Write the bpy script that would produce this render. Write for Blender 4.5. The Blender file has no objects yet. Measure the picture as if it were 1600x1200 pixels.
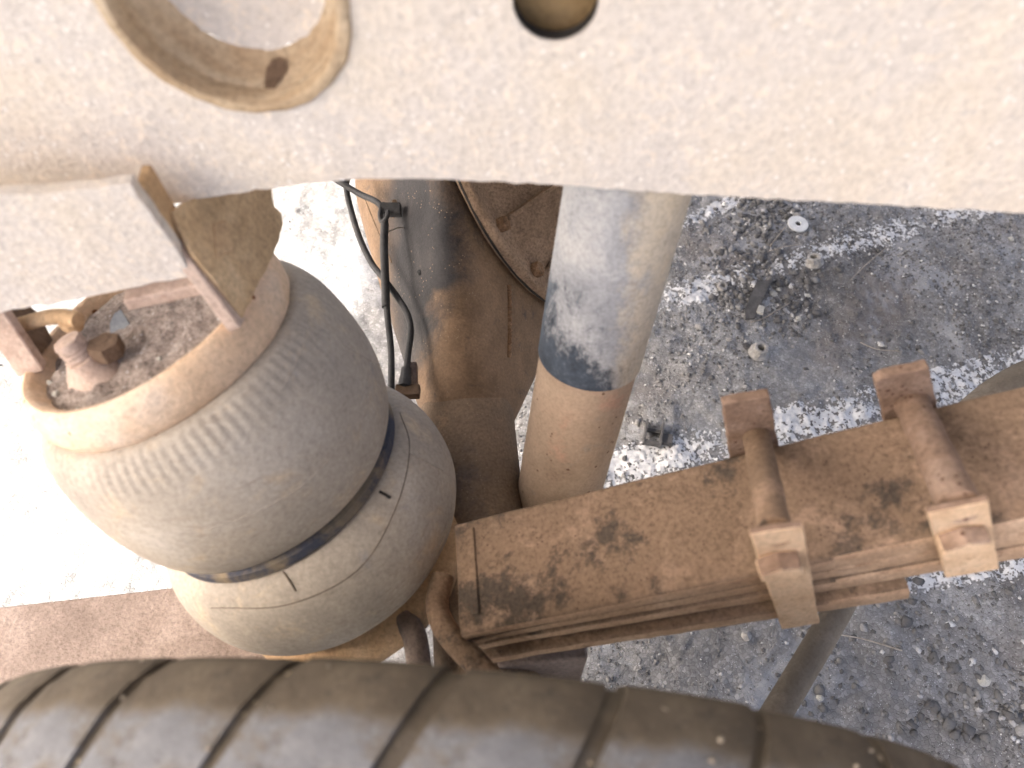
import bpy, bmesh, math, random
import numpy as np
from mathutils import Vector, Matrix
from mathutils.geometry import delaunay_2d_cdt
from mathutils.bvhtree import BVHTree

random.seed(7)
rng = np.random.default_rng(7)
scene = bpy.context.scene
COL = scene.collection

# ------------------------------------------------------------------ camera
PITCH = math.radians(33.5)                     # angle away from straight down
CAM = Vector((0.0, 0.0, 1.30))
FPX = 1208.0                                   # focal length in pixels of the 1600 px wide photograph
cam_data = bpy.data.cameras.new('camera')
cam_data.sensor_width = 36.0
cam_data.lens = FPX / 1600.0 * 36.0
cam_data.clip_start = 0.01
cam_data.clip_end = 2000.0
cam_data.dof.use_dof = True
cam_data.dof.focus_distance = 1.12
cam_data.dof.aperture_fstop = 4.8
cam = bpy.data.objects.new('camera', cam_data)
cam.location = CAM
cam.rotation_euler = (PITCH, 0, 0)
COL.objects.link(cam)
scene.camera = cam

# ------------------------------------------------------------------ world and sun
SUN_TO = Vector((-0.70, -0.12, 0.70)).normalized()
world = bpy.data.worlds.new('World')
scene.world = world
world.use_nodes = True
wn = world.node_tree
wn.nodes.clear()
sky = wn.nodes.new('ShaderNodeTexSky')
sky.sky_type = 'NISHITA'
sky.sun_disc = False
sky.sun_elevation = math.asin(SUN_TO.z)
sky.sun_rotation = math.atan2(SUN_TO.x, SUN_TO.y)
sky.air_density = 0.5
sky.dust_density = 10.0
sky.ozone_density = 0.3
bg = wn.nodes.new('ShaderNodeBackground')
bg.inputs['Strength'].default_value = 0.15
wo = wn.nodes.new('ShaderNodeOutputWorld')
wn.links.new(sky.outputs[0], bg.inputs['Color'])
wn.links.new(bg.outputs[0], wo.inputs['Surface'])

sun_data = bpy.data.lights.new('sun', 'SUN')
sun_data.energy = 2.0
sun_data.angle = math.radians(0.6)
sun_data.color = (1.0, 0.97, 0.92)
sun = bpy.data.objects.new('sun', sun_data)
sun.rotation_euler = SUN_TO.to_track_quat('Z', 'Y').to_euler()
sun.location = SUN_TO * 6
COL.objects.link(sun)

vs = scene.view_settings
vs.view_transform = 'Standard'
vs.look = 'None'
vs.gamma = 1.0
vs.use_curve_mapping = False
vs.exposure = 2.42
scene.cycles.max_bounces = 8
scene.cycles.diffuse_bounces = 5

# ------------------------------------------------------------------ surveying helpers
FW = Vector((0, math.sin(PITCH), -math.cos(PITCH)))
UP = Vector((0, math.cos(PITCH), math.sin(PITCH)))
RT = Vector((1, 0, 0))

def ray(u, v):
    return FW + RT * ((u - 800) / FPX) + UP * ((600 - v) / FPX)
def at_t(u, v, t):
    return CAM + ray(u, v) * t
def at_z(u, v, z):
    d = ray(u, v)
    return CAM + d * ((z - CAM.z) / d.z)
def at_plane(u, v, p0, n):
    d = ray(u, v)
    return CAM + d * ((Vector(p0) - CAM).dot(n) / d.dot(n))

def lin(c):
    c = c / 255.0
    return c / 12.92 if c <= 0.04045 else ((c + 0.055) / 1.055) ** 2.4
def S(r, g, b):
    return (lin(r), lin(g), lin(b), 1.0)

# numpy value noise
_perm = rng.random((256, 256))
def vnoise(x, y, seed=0):
    x = x + seed * 17.37; y = y + seed * 41.11
    xi = np.floor(x).astype(int); yi = np.floor(y).astype(int)
    fx = x - xi; fy = y - yi
    fx = fx * fx * (3 - 2 * fx); fy = fy * fy * (3 - 2 * fy)
    g = lambda a, b: _perm[a & 255, b & 255]
    return (g(xi, yi) * (1 - fx) + g(xi + 1, yi) * fx) * (1 - fy) + (g(xi, yi + 1) * (1 - fx) + g(xi + 1, yi + 1) * fx) * fy
def fbm(x, y, octv=4, seed=0, gain=0.5):
    s = 0; a = 1; tot = 0; f = 1.0
    for o in range(octv):
        s = s + a * vnoise(x * f, y * f, seed + o * 3); tot += a; a *= gain; f *= 2.03
    return s / tot

# ------------------------------------------------------------------ materials
def new_mat(name):
    m = bpy.data.materials.new(name)
    m.use_nodes = True
    nt = m.node_tree
    nt.nodes.clear()
    out = nt.nodes.new('ShaderNodeOutputMaterial')
    bs = nt.nodes.new('ShaderNodeBsdfPrincipled')
    nt.links.new(bs.outputs[0], out.inputs['Surface'])
    return m, nt, bs

class G:
    """small node-graph writer"""
    def __init__(self, nt):
        self.nt = nt
        tc = nt.nodes.new('ShaderNodeTexCoord')
        self.co = tc.outputs['Object']
    def link(self, a, b):
        self.nt.links.new(a, b)
    def mapping(self, scale=(1, 1, 1), loc=(0, 0, 0), rot=(0, 0, 0), src=None):
        n = self.nt.nodes.new('ShaderNodeMapping')
        n.inputs['Scale'].default_value = scale; n.inputs['Location'].default_value = loc; n.inputs['Rotation'].default_value = rot
        self.link(src or self.co, n.inputs['Vector']); return n.outputs[0]
    def noise(self, scale, detail=6, rough=0.6, dist=0.0, vec=None):
        n = self.nt.nodes.new('ShaderNodeTexNoise')
        n.inputs['Scale'].default_value = scale; n.inputs['Detail'].default_value = detail
        n.inputs['Roughness'].default_value = rough; n.inputs['Distortion'].default_value = dist
        self.link(vec or self.co, n.inputs['Vector']); return n.outputs['Fac']
    def voro(self, scale, feature='F1', out='Distance', vec=None, rand=1.0):
        n = self.nt.nodes.new('ShaderNodeTexVoronoi'); n.feature = feature
        n.inputs['Scale'].default_value = scale
        n.inputs['Randomness'].default_value = rand
        self.link(vec or self.co, n.inputs['Vector']); return n.outputs[out]
    def ramp(self, fac, stops, interp='LINEAR'):
        n = self.nt.nodes.new('ShaderNodeValToRGB'); cr = n.color_ramp; cr.interpolation = interp
        while len(cr.elements) < len(stops): cr.elements.new(0.5)
        for e, (p, c) in zip(cr.elements, stops):
            e.position = p; e.color = c if len(c) == 4 else (*c, 1)
        self.link(fac, n.inputs[0]); return n.outputs[0]
    def step(self, fac, a, b):
        n = self.nt.nodes.new('ShaderNodeMapRange'); n.interpolation_type = 'SMOOTHSTEP'
        n.inputs['From Min'].default_value = a; n.inputs['From Max'].default_value = b
        self.link(fac, n.inputs['Value']); return n.outputs[0]
    def mix(self, fac, a, b, mode='MIX'):
        n = self.nt.nodes.new('ShaderNodeMix'); n.data_type = 'RGBA'; n.blend_type = mode
        for sock, val in ((n.inputs[0], fac), (n.inputs[6], a), (n.inputs[7], b)):
            if isinstance(val, (int, float)): sock.default_value = val
            elif isinstance(val, tuple): sock.default_value = val
            else: self.link(val, sock)
        return n.outputs[2]
    def math(self, op, a, b=0.0):
        n = self.nt.nodes.new('ShaderNodeMath'); n.operation = op
        for sock, val in ((n.inputs[0], a), (n.inputs[1], b)):
            if isinstance(val, (int, float)): sock.default_value = val
            else: self.link(val, sock)
        return n.outputs[0]
    def bump(self, height, strength, dist=0.004, normal=None):
        n = self.nt.nodes.new('ShaderNodeBump')
        n.inputs['Strength'].default_value = strength; n.inputs['Distance'].default_value = dist
        self.link(height, n.inputs['Height'])
        if normal is not None: self.link(normal, n.inputs['Normal'])
        return n.outputs[0]
    def upness(self):
        g = self.nt.nodes.new('ShaderNodeNewGeometry'); s = self.nt.nodes.new('ShaderNodeSeparateXYZ')
        self.link(g.outputs['Normal'], s.inputs[0]); return s.outputs['Z']

def grimy(name, stops, scale=9, rough=0.9, bump=0.35, grain=160, stain=None, stain_scale=14, stain_lim=(0.56, 0.68),
          dust=None, dust_scale=22, dust_lim=(0.45, 0.65), specks=None, speck_scale=70, speck_size=0.16, stretch=(1, 1, 1), spec=0.2,
          fine=0.5, rot=(0, 0, 0), lump=0.0, dust_up=False, sat=0.86, tone=0.95):
    def soft(c):
        if c is None: return None
        l = 0.3 * c[0] + 0.59 * c[1] + 0.11 * c[2]
        return tuple((l + (q - l) * sat) * tone for q in c[:3]) + (1.0,)
    stops = [(p, soft(c)) for p, c in stops]; stain, dust, specks = soft(stain), soft(dust), soft(specks)
    m, nt, bs = new_mat(name)
    g = G(nt)
    v = g.mapping(stretch, rot=rot)
    c = g.ramp(g.noise(scale, 7, 0.62, 0.4, v), stops)
    if stain:
        f = g.step(g.noise(stain_scale, 8, 0.72, 0.15, g.mapping(stretch, (3.1, 1.7, 5.3), rot)), *stain_lim)
        c = g.mix(f, c, stain)
    if dust:
        f = g.step(g.noise(dust_scale, 8, 0.72, 0.3, g.mapping(stretch, (7.1, 4.2, 1.3), rot)), *dust_lim)
        if dust_up:
            f = g.math('MULTIPLY', f, g.step(g.upness(), -0.1, 0.6))
        c = g.mix(f, c, dust)
    # fine value variation
    fn = g.ramp(g.noise(grain, 4, 0.7, 0, g.co), [(0.28, (1 - fine * .6,) * 3), (0.5, (1, 1, 1)), (0.75, (1 + fine * .45,) * 3)])
    c = g.mix(1.0, c, fn, 'MULTIPLY')
    if specks:
        f = g.math('LESS_THAN', g.voro(speck_scale), speck_size)
        f = g.math('MULTIPLY', f, g.step(g.noise(speck_scale * 0.31, 3, 0.6), 0.5, 0.56))
        c = g.mix(f, c, specks)
    g.link(c, bs.inputs['Base Color'])
    bs.inputs['Roughness'].default_value = rough
    bs.inputs['Specular IOR Level'].default_value = spec
    h = g.noise(grain, 5, 0.7)
    n = g.bump(h, bump, 0.003)
    if lump: n = g.bump(g.noise(scale * 3.5, 5, 0.65), lump, 0.012, n)
    g.link(n, bs.inputs['Normal'])
    return m

M = {}
M['rail'] = grimy('dusty_cream_steel', [(0.30, S(200, 193, 185)), (0.46, S(209, 201, 191)), (0.60, S(212, 201, 185)), (0.75, S(217, 211, 203))], 6, 0.85, 0.6, 210,
                  dust=S(222, 210, 194), dust_scale=95, dust_lim=(0.52, 0.62), stain=S(196, 189, 180), stain_scale=80, stain_lim=(0.56, 0.68), fine=0.28,
                  specks=S(228, 222, 213), speck_scale=150, speck_size=0.22, lump=0.3, sat=0.95, tone=1.0)
M['tan'] = grimy('tan_dust', [(0.3, S(176, 142, 100)), (0.5, S(204, 168, 122)), (0.7, S(214, 182, 140))], 14, 0.95, 0.5, 240,
                 stain=S(150, 118, 84), stain_scale=30, stain_lim=(0.6, 0.75), fine=0.5)
M['cupwall'] = grimy('brown_cup_dust', [(0.3, S(170, 142, 106)), (0.5, S(190, 166, 132)), (0.7, S(204, 184, 154))], 16, 0.95, 0.5, 240, fine=0.5, stretch=(1, 3, 1))
M['gusset'] = grimy('ochre_dust', [(0.3, S(178, 146, 102)), (0.5, S(202, 168, 122)), (0.7, S(216, 186, 142))], 22, 0.95, 0.5, 240, fine=0.55, sat=0.86, lump=0.3)
M['pinkrust'] = grimy('pale_rust', [(0.3, S(172, 146, 128)), (0.55, S(196, 172, 154)), (0.75, S(206, 186, 170))], 18, 0.92, 0.45, 260,
                      stain=S(150, 106, 78), stain_scale=26, stain_lim=(0.56, 0.7), fine=0.5)
M['brown'] = grimy('brown_dust', [(0.3, S(96, 76, 58)), (0.5, S(118, 95, 74)), (0.7, S(136, 110, 86))], 12, 0.95, 0.6, 230, fine=0.6, lump=0.3)
M['carrier'] = grimy('dusty_casting', [(0.3, S(128, 104, 80)), (0.5, S(154, 127, 100)), (0.7, S(176, 148, 120))], 14, 0.95, 0.7, 260, fine=0.8, lump=0.5)
M['liner'] = grimy('olive_brown_dust', [(0.3, S(140, 112, 70)), (0.5, S(162, 132, 84)), (0.7, S(172, 142, 96))], 25, 0.95, 0.4, 260, fine=0.4)
M['leaf'] = grimy('rusty_spring_steel', [(0.28, S(112, 90, 68)), (0.45, S(130, 105, 80)), (0.6, S(138, 110, 84)), (0.78, S(152, 122, 94))], 8, 0.88, 0.4, 260,
                  stain=S(84, 72, 60), stain_scale=8, stain_lim=(0.535, 0.60), dust=S(152, 123, 97), dust_scale=26, dust_lim=(0.50, 0.64),
                  specks=S(92, 70, 54), speck_scale=170, speck_size=0.15, fine=0.7, lump=0.25, sat=0.80, tone=0.94)
M['leaf_edge'] = grimy('tan_spring_edge', [(0.3, S(158, 126, 96)), (0.5, S(178, 146, 114)), (0.7, S(192, 162, 132))], 16, 0.92, 0.6, 300, fine=0.7, lump=0.35,
                       stain=S(146, 114, 86), stain_scale=40, stain_lim=(0.52, 0.7))
M['clip'] = grimy('sandy_clip_steel', [(0.3, S(190, 154, 116)), (0.5, S(206, 172, 134)), (0.7, S(218, 188, 152))], 20, 0.92, 0.7, 300, fine=0.6, lump=0.2,
                  stain=S(160, 122, 86), stain_scale=24, stain_lim=(0.6, 0.72))
M['clip_rust'] = grimy('rusty_clip_steel', [(0.3, S(116, 92, 74)), (0.5, S(138, 112, 92)), (0.72, S(160, 136, 118))], 26, 0.9, 0.6, 240, fine=0.6, lump=0.25,
                       specks=S(84, 56, 42), speck_scale=130, speck_size=0.2)
M['seat'] = grimy('red_brown_steel', [(0.3, S(124, 106, 94)), (0.5, S(146, 127, 114)), (0.7, S(166, 147, 134))], 14, 0.9, 0.5, 240, fine=0.6, sat=0.75, lump=0.25)
M['axle'] = grimy('brown_axle_steel', [(0.3, S(104, 86, 66)), (0.5, S(126, 105, 82)), (0.68, S(140, 116, 90))], 9, 0.85, 0.5, 300, stain=S(104, 92, 82), stain_scale=9,
                  stain_lim=(0.5, 0.68), dust=S(160, 130, 98), dust_scale=40, dust_lim=(0.52, 0.75), specks=S(160, 136, 108), speck_scale=230, speck_size=0.16, fine=0.6, spec=0.3)
M['weld'] = grimy('weld_rust', [(0.3, S(120, 90, 62)), (0.5, S(150, 114, 80)), (0.7, S(182, 148, 112))], 60, 0.9, 0.8, 400, fine=0.9, lump=0.6)
M['shock'] = grimy('dusty_shock_tube', [(0.3, S(156, 132, 108)), (0.45, S(178, 153, 126)), (0.6, S(186, 158, 130)), (0.75, S(196, 173, 148))], 10, 0.9, 0.4, 280,
                   stain=S(192, 150, 122), stain_scale=12, stain_lim=(0.55, 0.7), dust=S(164, 150, 132), dust_scale=30, dust_lim=(0.58, 0.72), specks=S(110, 80, 58), speck_scale=80, speck_size=0.14, fine=0.4)
M['dirt'] = grimy('gritty_dirt', [(0.3, S(150, 134, 122)), (0.5, S(176, 160, 148)), (0.7, S(194, 181, 170))], 30, 1.0, 1.0, 300, fine=1.0, lump=0.8,
                  specks=S(214, 206, 200), speck_scale=150, speck_size=0.2)
M['ring'] = grimy('orange_tan_ring', [(0.3, S(204, 172, 138)), (0.5, S(216, 188, 158)), (0.7, S(220, 202, 182))], 8, 0.9, 0.5, 220, fine=0.4, sat=1.0, lump=0.25,
                  specks=S(128, 84, 58), speck_scale=55, speck_size=0.15, stain=S(184, 140, 98), stain_scale=18, stain_lim=(0.58, 0.72))
M['cable'] = grimy('black_cable', [(0.3, S(44, 44, 44)), (0.6, S(66, 66, 66)), (0.8, S(96, 92, 86))], 40, 0.6, 0.3, 300, spec=0.4)
M['nut'] = grimy('dull_zinc', [(0.3, S(138, 136, 130)), (0.5, S(164, 161, 154)), (0.7, S(190, 186, 177))], 120, 0.65, 0.3, 700, spec=0.5)
M['washer'] = grimy('pale_washer', [(0.3, S(210, 214, 212)), (0.7, S(232, 234, 232))], 60, 0.6, 0.1, 500, fine=0.2)
M['scrap'] = grimy('dark_scrap', [(0.3, S(70, 70, 70)), (0.7, S(104, 103, 102))], 60, 0.7, 0.3, 500)
M['chip'] = grimy('pale_stone', [(0.3, S(168, 166, 154)), (0.7, S(204, 202, 192))], 80, 0.9, 0.3, 500)
M['straw'] = grimy('dry_straw', [(0.3, S(146, 136, 122)), (0.7, S(186, 178, 164))], 80, 0.9, 0.2, 500)
M['rod'] = grimy('dusty_bar', [(0.3, S(100, 91, 79)), (0.5, S(122, 112, 97)), (0.7, S(146, 135, 120))], 7, 0.8, 0.3, 260, fine=0.3, dust=S(160, 148, 130), dust_scale=9, dust_lim=(0.5, 0.7))
M['seamdark'] = grimy('dusty_seam', [(0.3, S(92, 82, 70)), (0.7, S(132, 118, 102))], 40, 0.9, 0.3, 300)
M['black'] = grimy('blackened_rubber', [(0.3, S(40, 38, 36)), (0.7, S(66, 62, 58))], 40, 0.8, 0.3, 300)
M['deck'] = grimy('grey_deck', [(0.3, S(120, 116, 110)), (0.7, S(146, 142, 136))], 3, 0.8, 0.2, 100)
M['hoop'] = grimy('girdle_hoop', [(0.3, S(84, 80, 76)), (0.5, S(112, 103, 90)), (0.7, S(160, 140, 110))], 9, 0.7, 0.3, 240, stain=S(62, 66, 78), stain_scale=7, stain_lim=(0.42, 0.52), fine=0.3, sat=1.0)

def housing_mat():
    m, nt, bs = new_mat('greasy_grey_housing_with_dust')
    g = G(nt)
    sx = nt.nodes.new('ShaderNodeSeparateXYZ'); g.link(g.co, sx.inputs[0])
    grey = g.ramp(g.noise(12, 6, 0.6), [(0.3, S(44, 43, 44)), (0.55, S(60, 58, 58)), (0.75, S(80, 76, 73))])
    brown = g.ramp(g.noise(16, 7, 0.65), [(0.3, S(106, 86, 64)), (0.5, S(128, 104, 80)), (0.7, S(146, 120, 94))])
    h = g.math('ADD', g.math('MULTIPLY', sx.outputs['X'], 6.0), g.math('MULTIPLY', g.noise(14, 7, 0.7, 0.4), 0.9))
    h = g.math('ADD', h, g.math('MULTIPLY', sx.outputs['Y'], 0.9))
    h = g.math('ADD', h, g.math('MULTIPLY', g.math('MAXIMUM', g.math('SUBTRACT', 0.30, sx.outputs['Y']), 0.0), 4.2))
    c = g.mix(g.step(h, 0.46, 0.82), grey, brown)
    fringe = g.math('MULTIPLY', sx.outputs['X'], -6.0)
    c = g.mix(g.step(g.math('ADD', fringe, g.math('MULTIPLY', g.noise(10, 5, 0.6), 0.3)), 0.78, 1.1), c, brown)
    c = g.mix(g.math('MULTIPLY', g.step(g.noise(26, 6, 0.7, 0.5, g.mapping((1, 1, 1), (3, 1, 2))), 0.58, 0.68), 0.6), c, S(70, 66, 64))
    fn = g.ramp(g.noise(300, 4, 0.7), [(0.3, (0.75,) * 3), (0.5, (1, 1, 1)), (0.72, (1.25,) * 3)])
    c = g.mix(1.0, c, fn, 'MULTIPLY')
    sp = g.math('MULTIPLY', g.math('LESS_THAN', g.voro(230), 0.18), g.step(g.noise(50, 2, 0.5), 0.56, 0.60))
    c = g.mix(sp, c, S(150, 130, 106))
    g.link(c, bs.inputs['Base Color'])
    bs.inputs['Roughness'].default_value = 0.62; bs.inputs['Specular IOR Level'].default_value = 0.25
    n = g.bump(g.noise(260, 5, 0.7), 0.4, 0.003)
    g.link(g.bump(g.noise(30, 4, 0.6), 0.2, 0.006, n), bs.inputs['Normal'])
    return m
M['housing'] = housing_mat()

def shock_cover_mat():
    m, nt, bs = new_mat('blue_black_cover_with_dust')
    g = G(nt)
    pale = g.ramp(g.noise(14, 7, 0.65, 0.3), [(0.3, S(128, 130, 133)), (0.5, S(154, 155, 156)), (0.72, S(176, 174, 170))])
    dark = g.ramp(g.noise(40, 6, 0.7), [(0.3, S(44, 50, 58)), (0.55, S(66, 74, 84)), (0.75, S(98, 106, 116))])
    dustc = g.ramp(g.noise(34, 7, 0.7), [(0.3, S(168, 156, 138)), (0.5, S(192, 180, 160)), (0.7, S(200, 184, 158))])
    sx = nt.nodes.new('ShaderNodeSeparateXYZ'); g.link(g.co, sx.inputs[0])
    n = g.noise(26, 9, 0.78, 0.2, g.mapping((1, 1, 0.6)))
    # thick dust on the flank away from the wheel wash; bare blue-black paint by the lower lip
    xr = g.math('SUBTRACT', sx.outputs['X'], LOW_X)
    zr = g.math('SUBTRACT', sx.outputs['Z'], LOW_Z)
    f = g.step(g.math('ADD', g.math('MULTIPLY', xr, 9.0), n), 0.52, 0.86)
    c = g.mix(f, pale, dustc)
    k = g.math('SUBTRACT', g.math('ADD', g.math('MULTIPLY', n, 1.6), 0.12), g.math('MULTIPLY', zr, 4.6))
    k = g.math('SUBTRACT', k, g.math('MULTIPLY', g.math('MAXIMUM', xr, 0.0), 16.0))
    c = g.mix(g.step(k, 0.42, 0.70), c, dark)
    fn = g.ramp(g.noise(260, 4, 0.7), [(0.3, (0.75,) * 3), (0.5, (1, 1, 1)), (0.7, (1.2,) * 3)])
    c = g.mix(1.0, c, fn, 'MULTIPLY')
    g.link(c, bs.inputs['Base Color'])
    bs.inputs['Roughness'].default_value = 0.75
    bs.inputs['Specular IOR Level'].default_value = 0.3
    g.link(g.bump(g.noise(220, 6, 0.7), 0.3, 0.002), bs.inputs['Normal'])
    return m

def bag_mat(name, low, high):
    m, nt, bs = new_mat(name)
    g = G(nt)
    c = g.ramp(g.noise(7, 7, 0.6, 0.3), [(0.3, low), (0.5, S(164, 155, 142)), (0.72, high)])
    c = g.mix(g.step(g.noise(24, 7, 0.7, 0.4, g.mapping((1, 1, 1), (2, 5, 1))), 0.52, 0.72), c, S(182, 166, 144))
    c = g.mix(g.step(g.noise(15, 6, 0.7, 0.6, g.mapping((1, 1, 1), (9, 1, 4))), 0.58, 0.74), c, S(144, 140, 136))
    # moulded-fabric scuffs running round the bag
    w = g.noise(28, 3, 0.6, 0.2, g.mapping((1, 1, 7)))
    c = g.mix(g.math('MULTIPLY', g.step(w, 0.6, 0.74), 0.35), c, S(120, 108, 96))
    fn = g.ramp(g.noise(230, 4, 0.7), [(0.3, (0.8,) * 3), (0.5, (1, 1, 1)), (0.72, (1.18,) * 3)])
    c = g.mix(1.0, c, fn, 'MULTIPLY')
    g.link(c, bs.inputs['Base Color'])
    bs.inputs['Roughness'].default_value = 0.8
    bs.inputs['Specular IOR Level'].default_value = 0.25
    n = g.bump(g.noise(200, 5, 0.65), 0.25, 0.002)
    n = g.bump(w, 0.12, 0.003, n)
    g.link(n, bs.inputs['Normal'])
    return m
M['bag'] = bag_mat('dusty_bellows_rubber', S(142, 135, 126), S(182, 175, 165))

def tyre_mat():
    m, nt, bs = new_mat('dusty_tyre_rubber')
    g = G(nt)
    sx = nt.nodes.new('ShaderNodeSeparateXYZ'); g.link(g.co, sx.inputs[0])
    crown = g.ramp(g.noise(26, 7, 0.65), [(0.3, S(82, 83, 86)), (0.5, S(102, 103, 106)), (0.7, S(128, 128, 128))])
    shoulder = g.ramp(g.noise(20, 6, 0.6), [(0.3, S(66, 60, 51)), (0.5, S(80, 72, 61)), (0.7, S(104, 95, 81))])
    # road wear keeps the running face grey; dried mud stays on the shoulder and in the grooves
    wob = g.math('MULTIPLY', g.noise(30, 6, 0.7), 0.026)
    f = g.step(g.math('ADD', sx.outputs['Y'], wob), 0.0, 0.014)
    rad = g.math('SQRT', g.math('ADD', g.math('MULTIPLY', sx.outputs['X'], sx.outputs['X']), g.math('MULTIPLY', sx.outputs['Z'], sx.outputs['Z'])))
    low = g.math('SUBTRACT', 1.0, g.step(rad, 0.4440, 0.4485))
    f = g.math('MAXIMUM', f, low)
    c = g.mix(f, crown, shoulder)
    mud = g.math('MULTIPLY', g.step(g.noise(17, 7, 0.7, 0.5, g.mapping((1, 1, 1), (5, 2, 8))), 0.48, 0.62), 0.8)
    c = g.mix(mud, c, S(90, 82, 70))
    c = g.mix(g.math('MULTIPLY', g.step(g.noise(45, 6, 0.7, 0.3, g.mapping((1, 1, 1), (1, 7, 3))), 0.55, 0.68), 0.5), c, S(48, 46, 45))
    sp = g.math('LESS_THAN', g.voro(95), 0.2)
    sp = g.math('MULTIPLY', sp, g.step(g.noise(23, 2, 0.5), 0.52, 0.56))
    c = g.mix(sp, c, S(150, 138, 118))
    g.link(c, bs.inputs['Base Color'])
    bs.inputs['Roughness'].default_value = 0.85
    bs.inputs['Specular IOR Level'].default_value = 0.3
    g.link(g.bump(g.noise(160, 5, 0.7), 0.4, 0.003), bs.inputs['Normal'])
    return m

def ground_mat():
    m, nt, bs = new_mat('crumbling_asphalt')
    g = G(nt)
    base = g.ramp(g.noise(3.2, 8, 0.62, 0.3), [(0.3, S(116, 115, 113)), (0.46, S(139, 139, 138)), (0.58, S(151, 152, 152)), (0.72, S(168, 170, 171))])
    # exposed aggregate, each stone with its own tone
    vc = g.voro(150, 'F1', 'Color')
    sep = nt.nodes.new('ShaderNodeSeparateColor'); g.link(vc, sep.inputs[0])
    tone = g.ramp(sep.outputs[0], [(0.0, (0.72,) * 3), (0.45, (0.95,) * 3), (0.8, (1.1,) * 3), (1.0, (1.45,) * 3)])
    edge = g.step(g.voro(150, 'DISTANCE_TO_EDGE'), 0.0, 0.12)
    base = g.mix(0.75, base, tone, 'MULTIPLY')
    base = g.mix(g.math('MULTIPLY', g.math('SUBTRACT', 1.0, edge), 0.28), base, S(70, 68, 68))
    # brownish silt patches
    base = g.mix(g.math('MULTIPLY', g.step(g.noise(2.4, 5, 0.6, 0.4, g.mapping((1, 1, 1), (4, 9, 0))), 0.5, 0.68), 0.55), base, S(122, 115, 110))
    base = g.mix(g.math('MULTIPLY', g.step(g.noise(5, 6, 0.65, 0.5, g.mapping((1, 1, 1), (1, 3, 0))), 0.53, 0.64), 0.65), base, S(168, 171, 174))
    wh = g.math('MULTIPLY', g.math('LESS_THAN', g.voro(260), 0.2), g.step(g.noise(40, 3, 0.6), 0.52, 0.58))
    base = g.mix(wh, base, S(196, 198, 200))
    g.link(base, bs.inputs['Base Color'])
    bs.inputs['Roughness'].default_value = 0.95
    bs.inputs['Specular IOR Level'].default_value = 0.15
    n = g.bump(g.noise(300, 6, 0.7), 0.55, 0.003)
    n = g.bump(edge, 0.45, 0.002, n)
    g.link(n, bs.inputs['Normal'])
    return m
M['ground'] = ground_mat()

def paint_mat():
    m, nt, bs = new_mat('worn_white_paint')
    g = G(nt)
    c = g.ramp(g.noise(60, 6, 0.7), [(0.3, S(176, 178, 180)), (0.5, S(206, 208, 208)), (0.7, S(226, 227, 226))])
    g.link(c, bs.inputs['Base Color'])
    bs.inputs['Roughness'].default_value = 0.85
    g.link(g.bump(g.noise(300, 5, 0.7), 0.5, 0.002), bs.inputs['Normal'])
    return m
M['paint'] = paint_mat()

def stone_mat():
    m, nt, bs = new_mat('loose_grit')
    at = nt.nodes.new('ShaderNodeAttribute'); at.attribute_name = 'tone'
    g = G(nt)
    c = g.ramp(at.outputs['Fac'], [(0.0, S(94, 93, 92)), (0.4, S(113, 112, 109)), (0.72, S(144, 143, 140)), (0.9, S(172, 172, 172)), (1.0, S(214, 214, 210))])
    fn = g.ramp(g.noise(400, 3, 0.6), [(0.3, (0.8,) * 3), (0.7, (1.15,) * 3)])
    c = g.mix(1.0, c, fn, 'MULTIPLY')
    g.link(c, bs.inputs['Base Color']); bs.inputs['Roughness'].default_value = 0.92
    return m
M['stone'] = stone_mat()

# ------------------------------------------------------------------ object helpers
def tag(o, label=None, cat=None, group=None, kind=None):
    if label: o['label'] = label
    if cat: o['category'] = cat
    if group: o['group'] = group
    if kind: o['kind'] = kind
    return o
def thing(name, label, cat, loc=(0, 0, 0), group=None):
    o = bpy.data.objects.new(name, None)
    o.empty_display_size = 0.05
    o.location = loc
    COL.objects.link(o)
    return tag(o, label, cat, group)
def world_loc(o):
    p = Vector((0, 0, 0))
    while o is not None:
        p += o.location; o = o.parent
    return p

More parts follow.
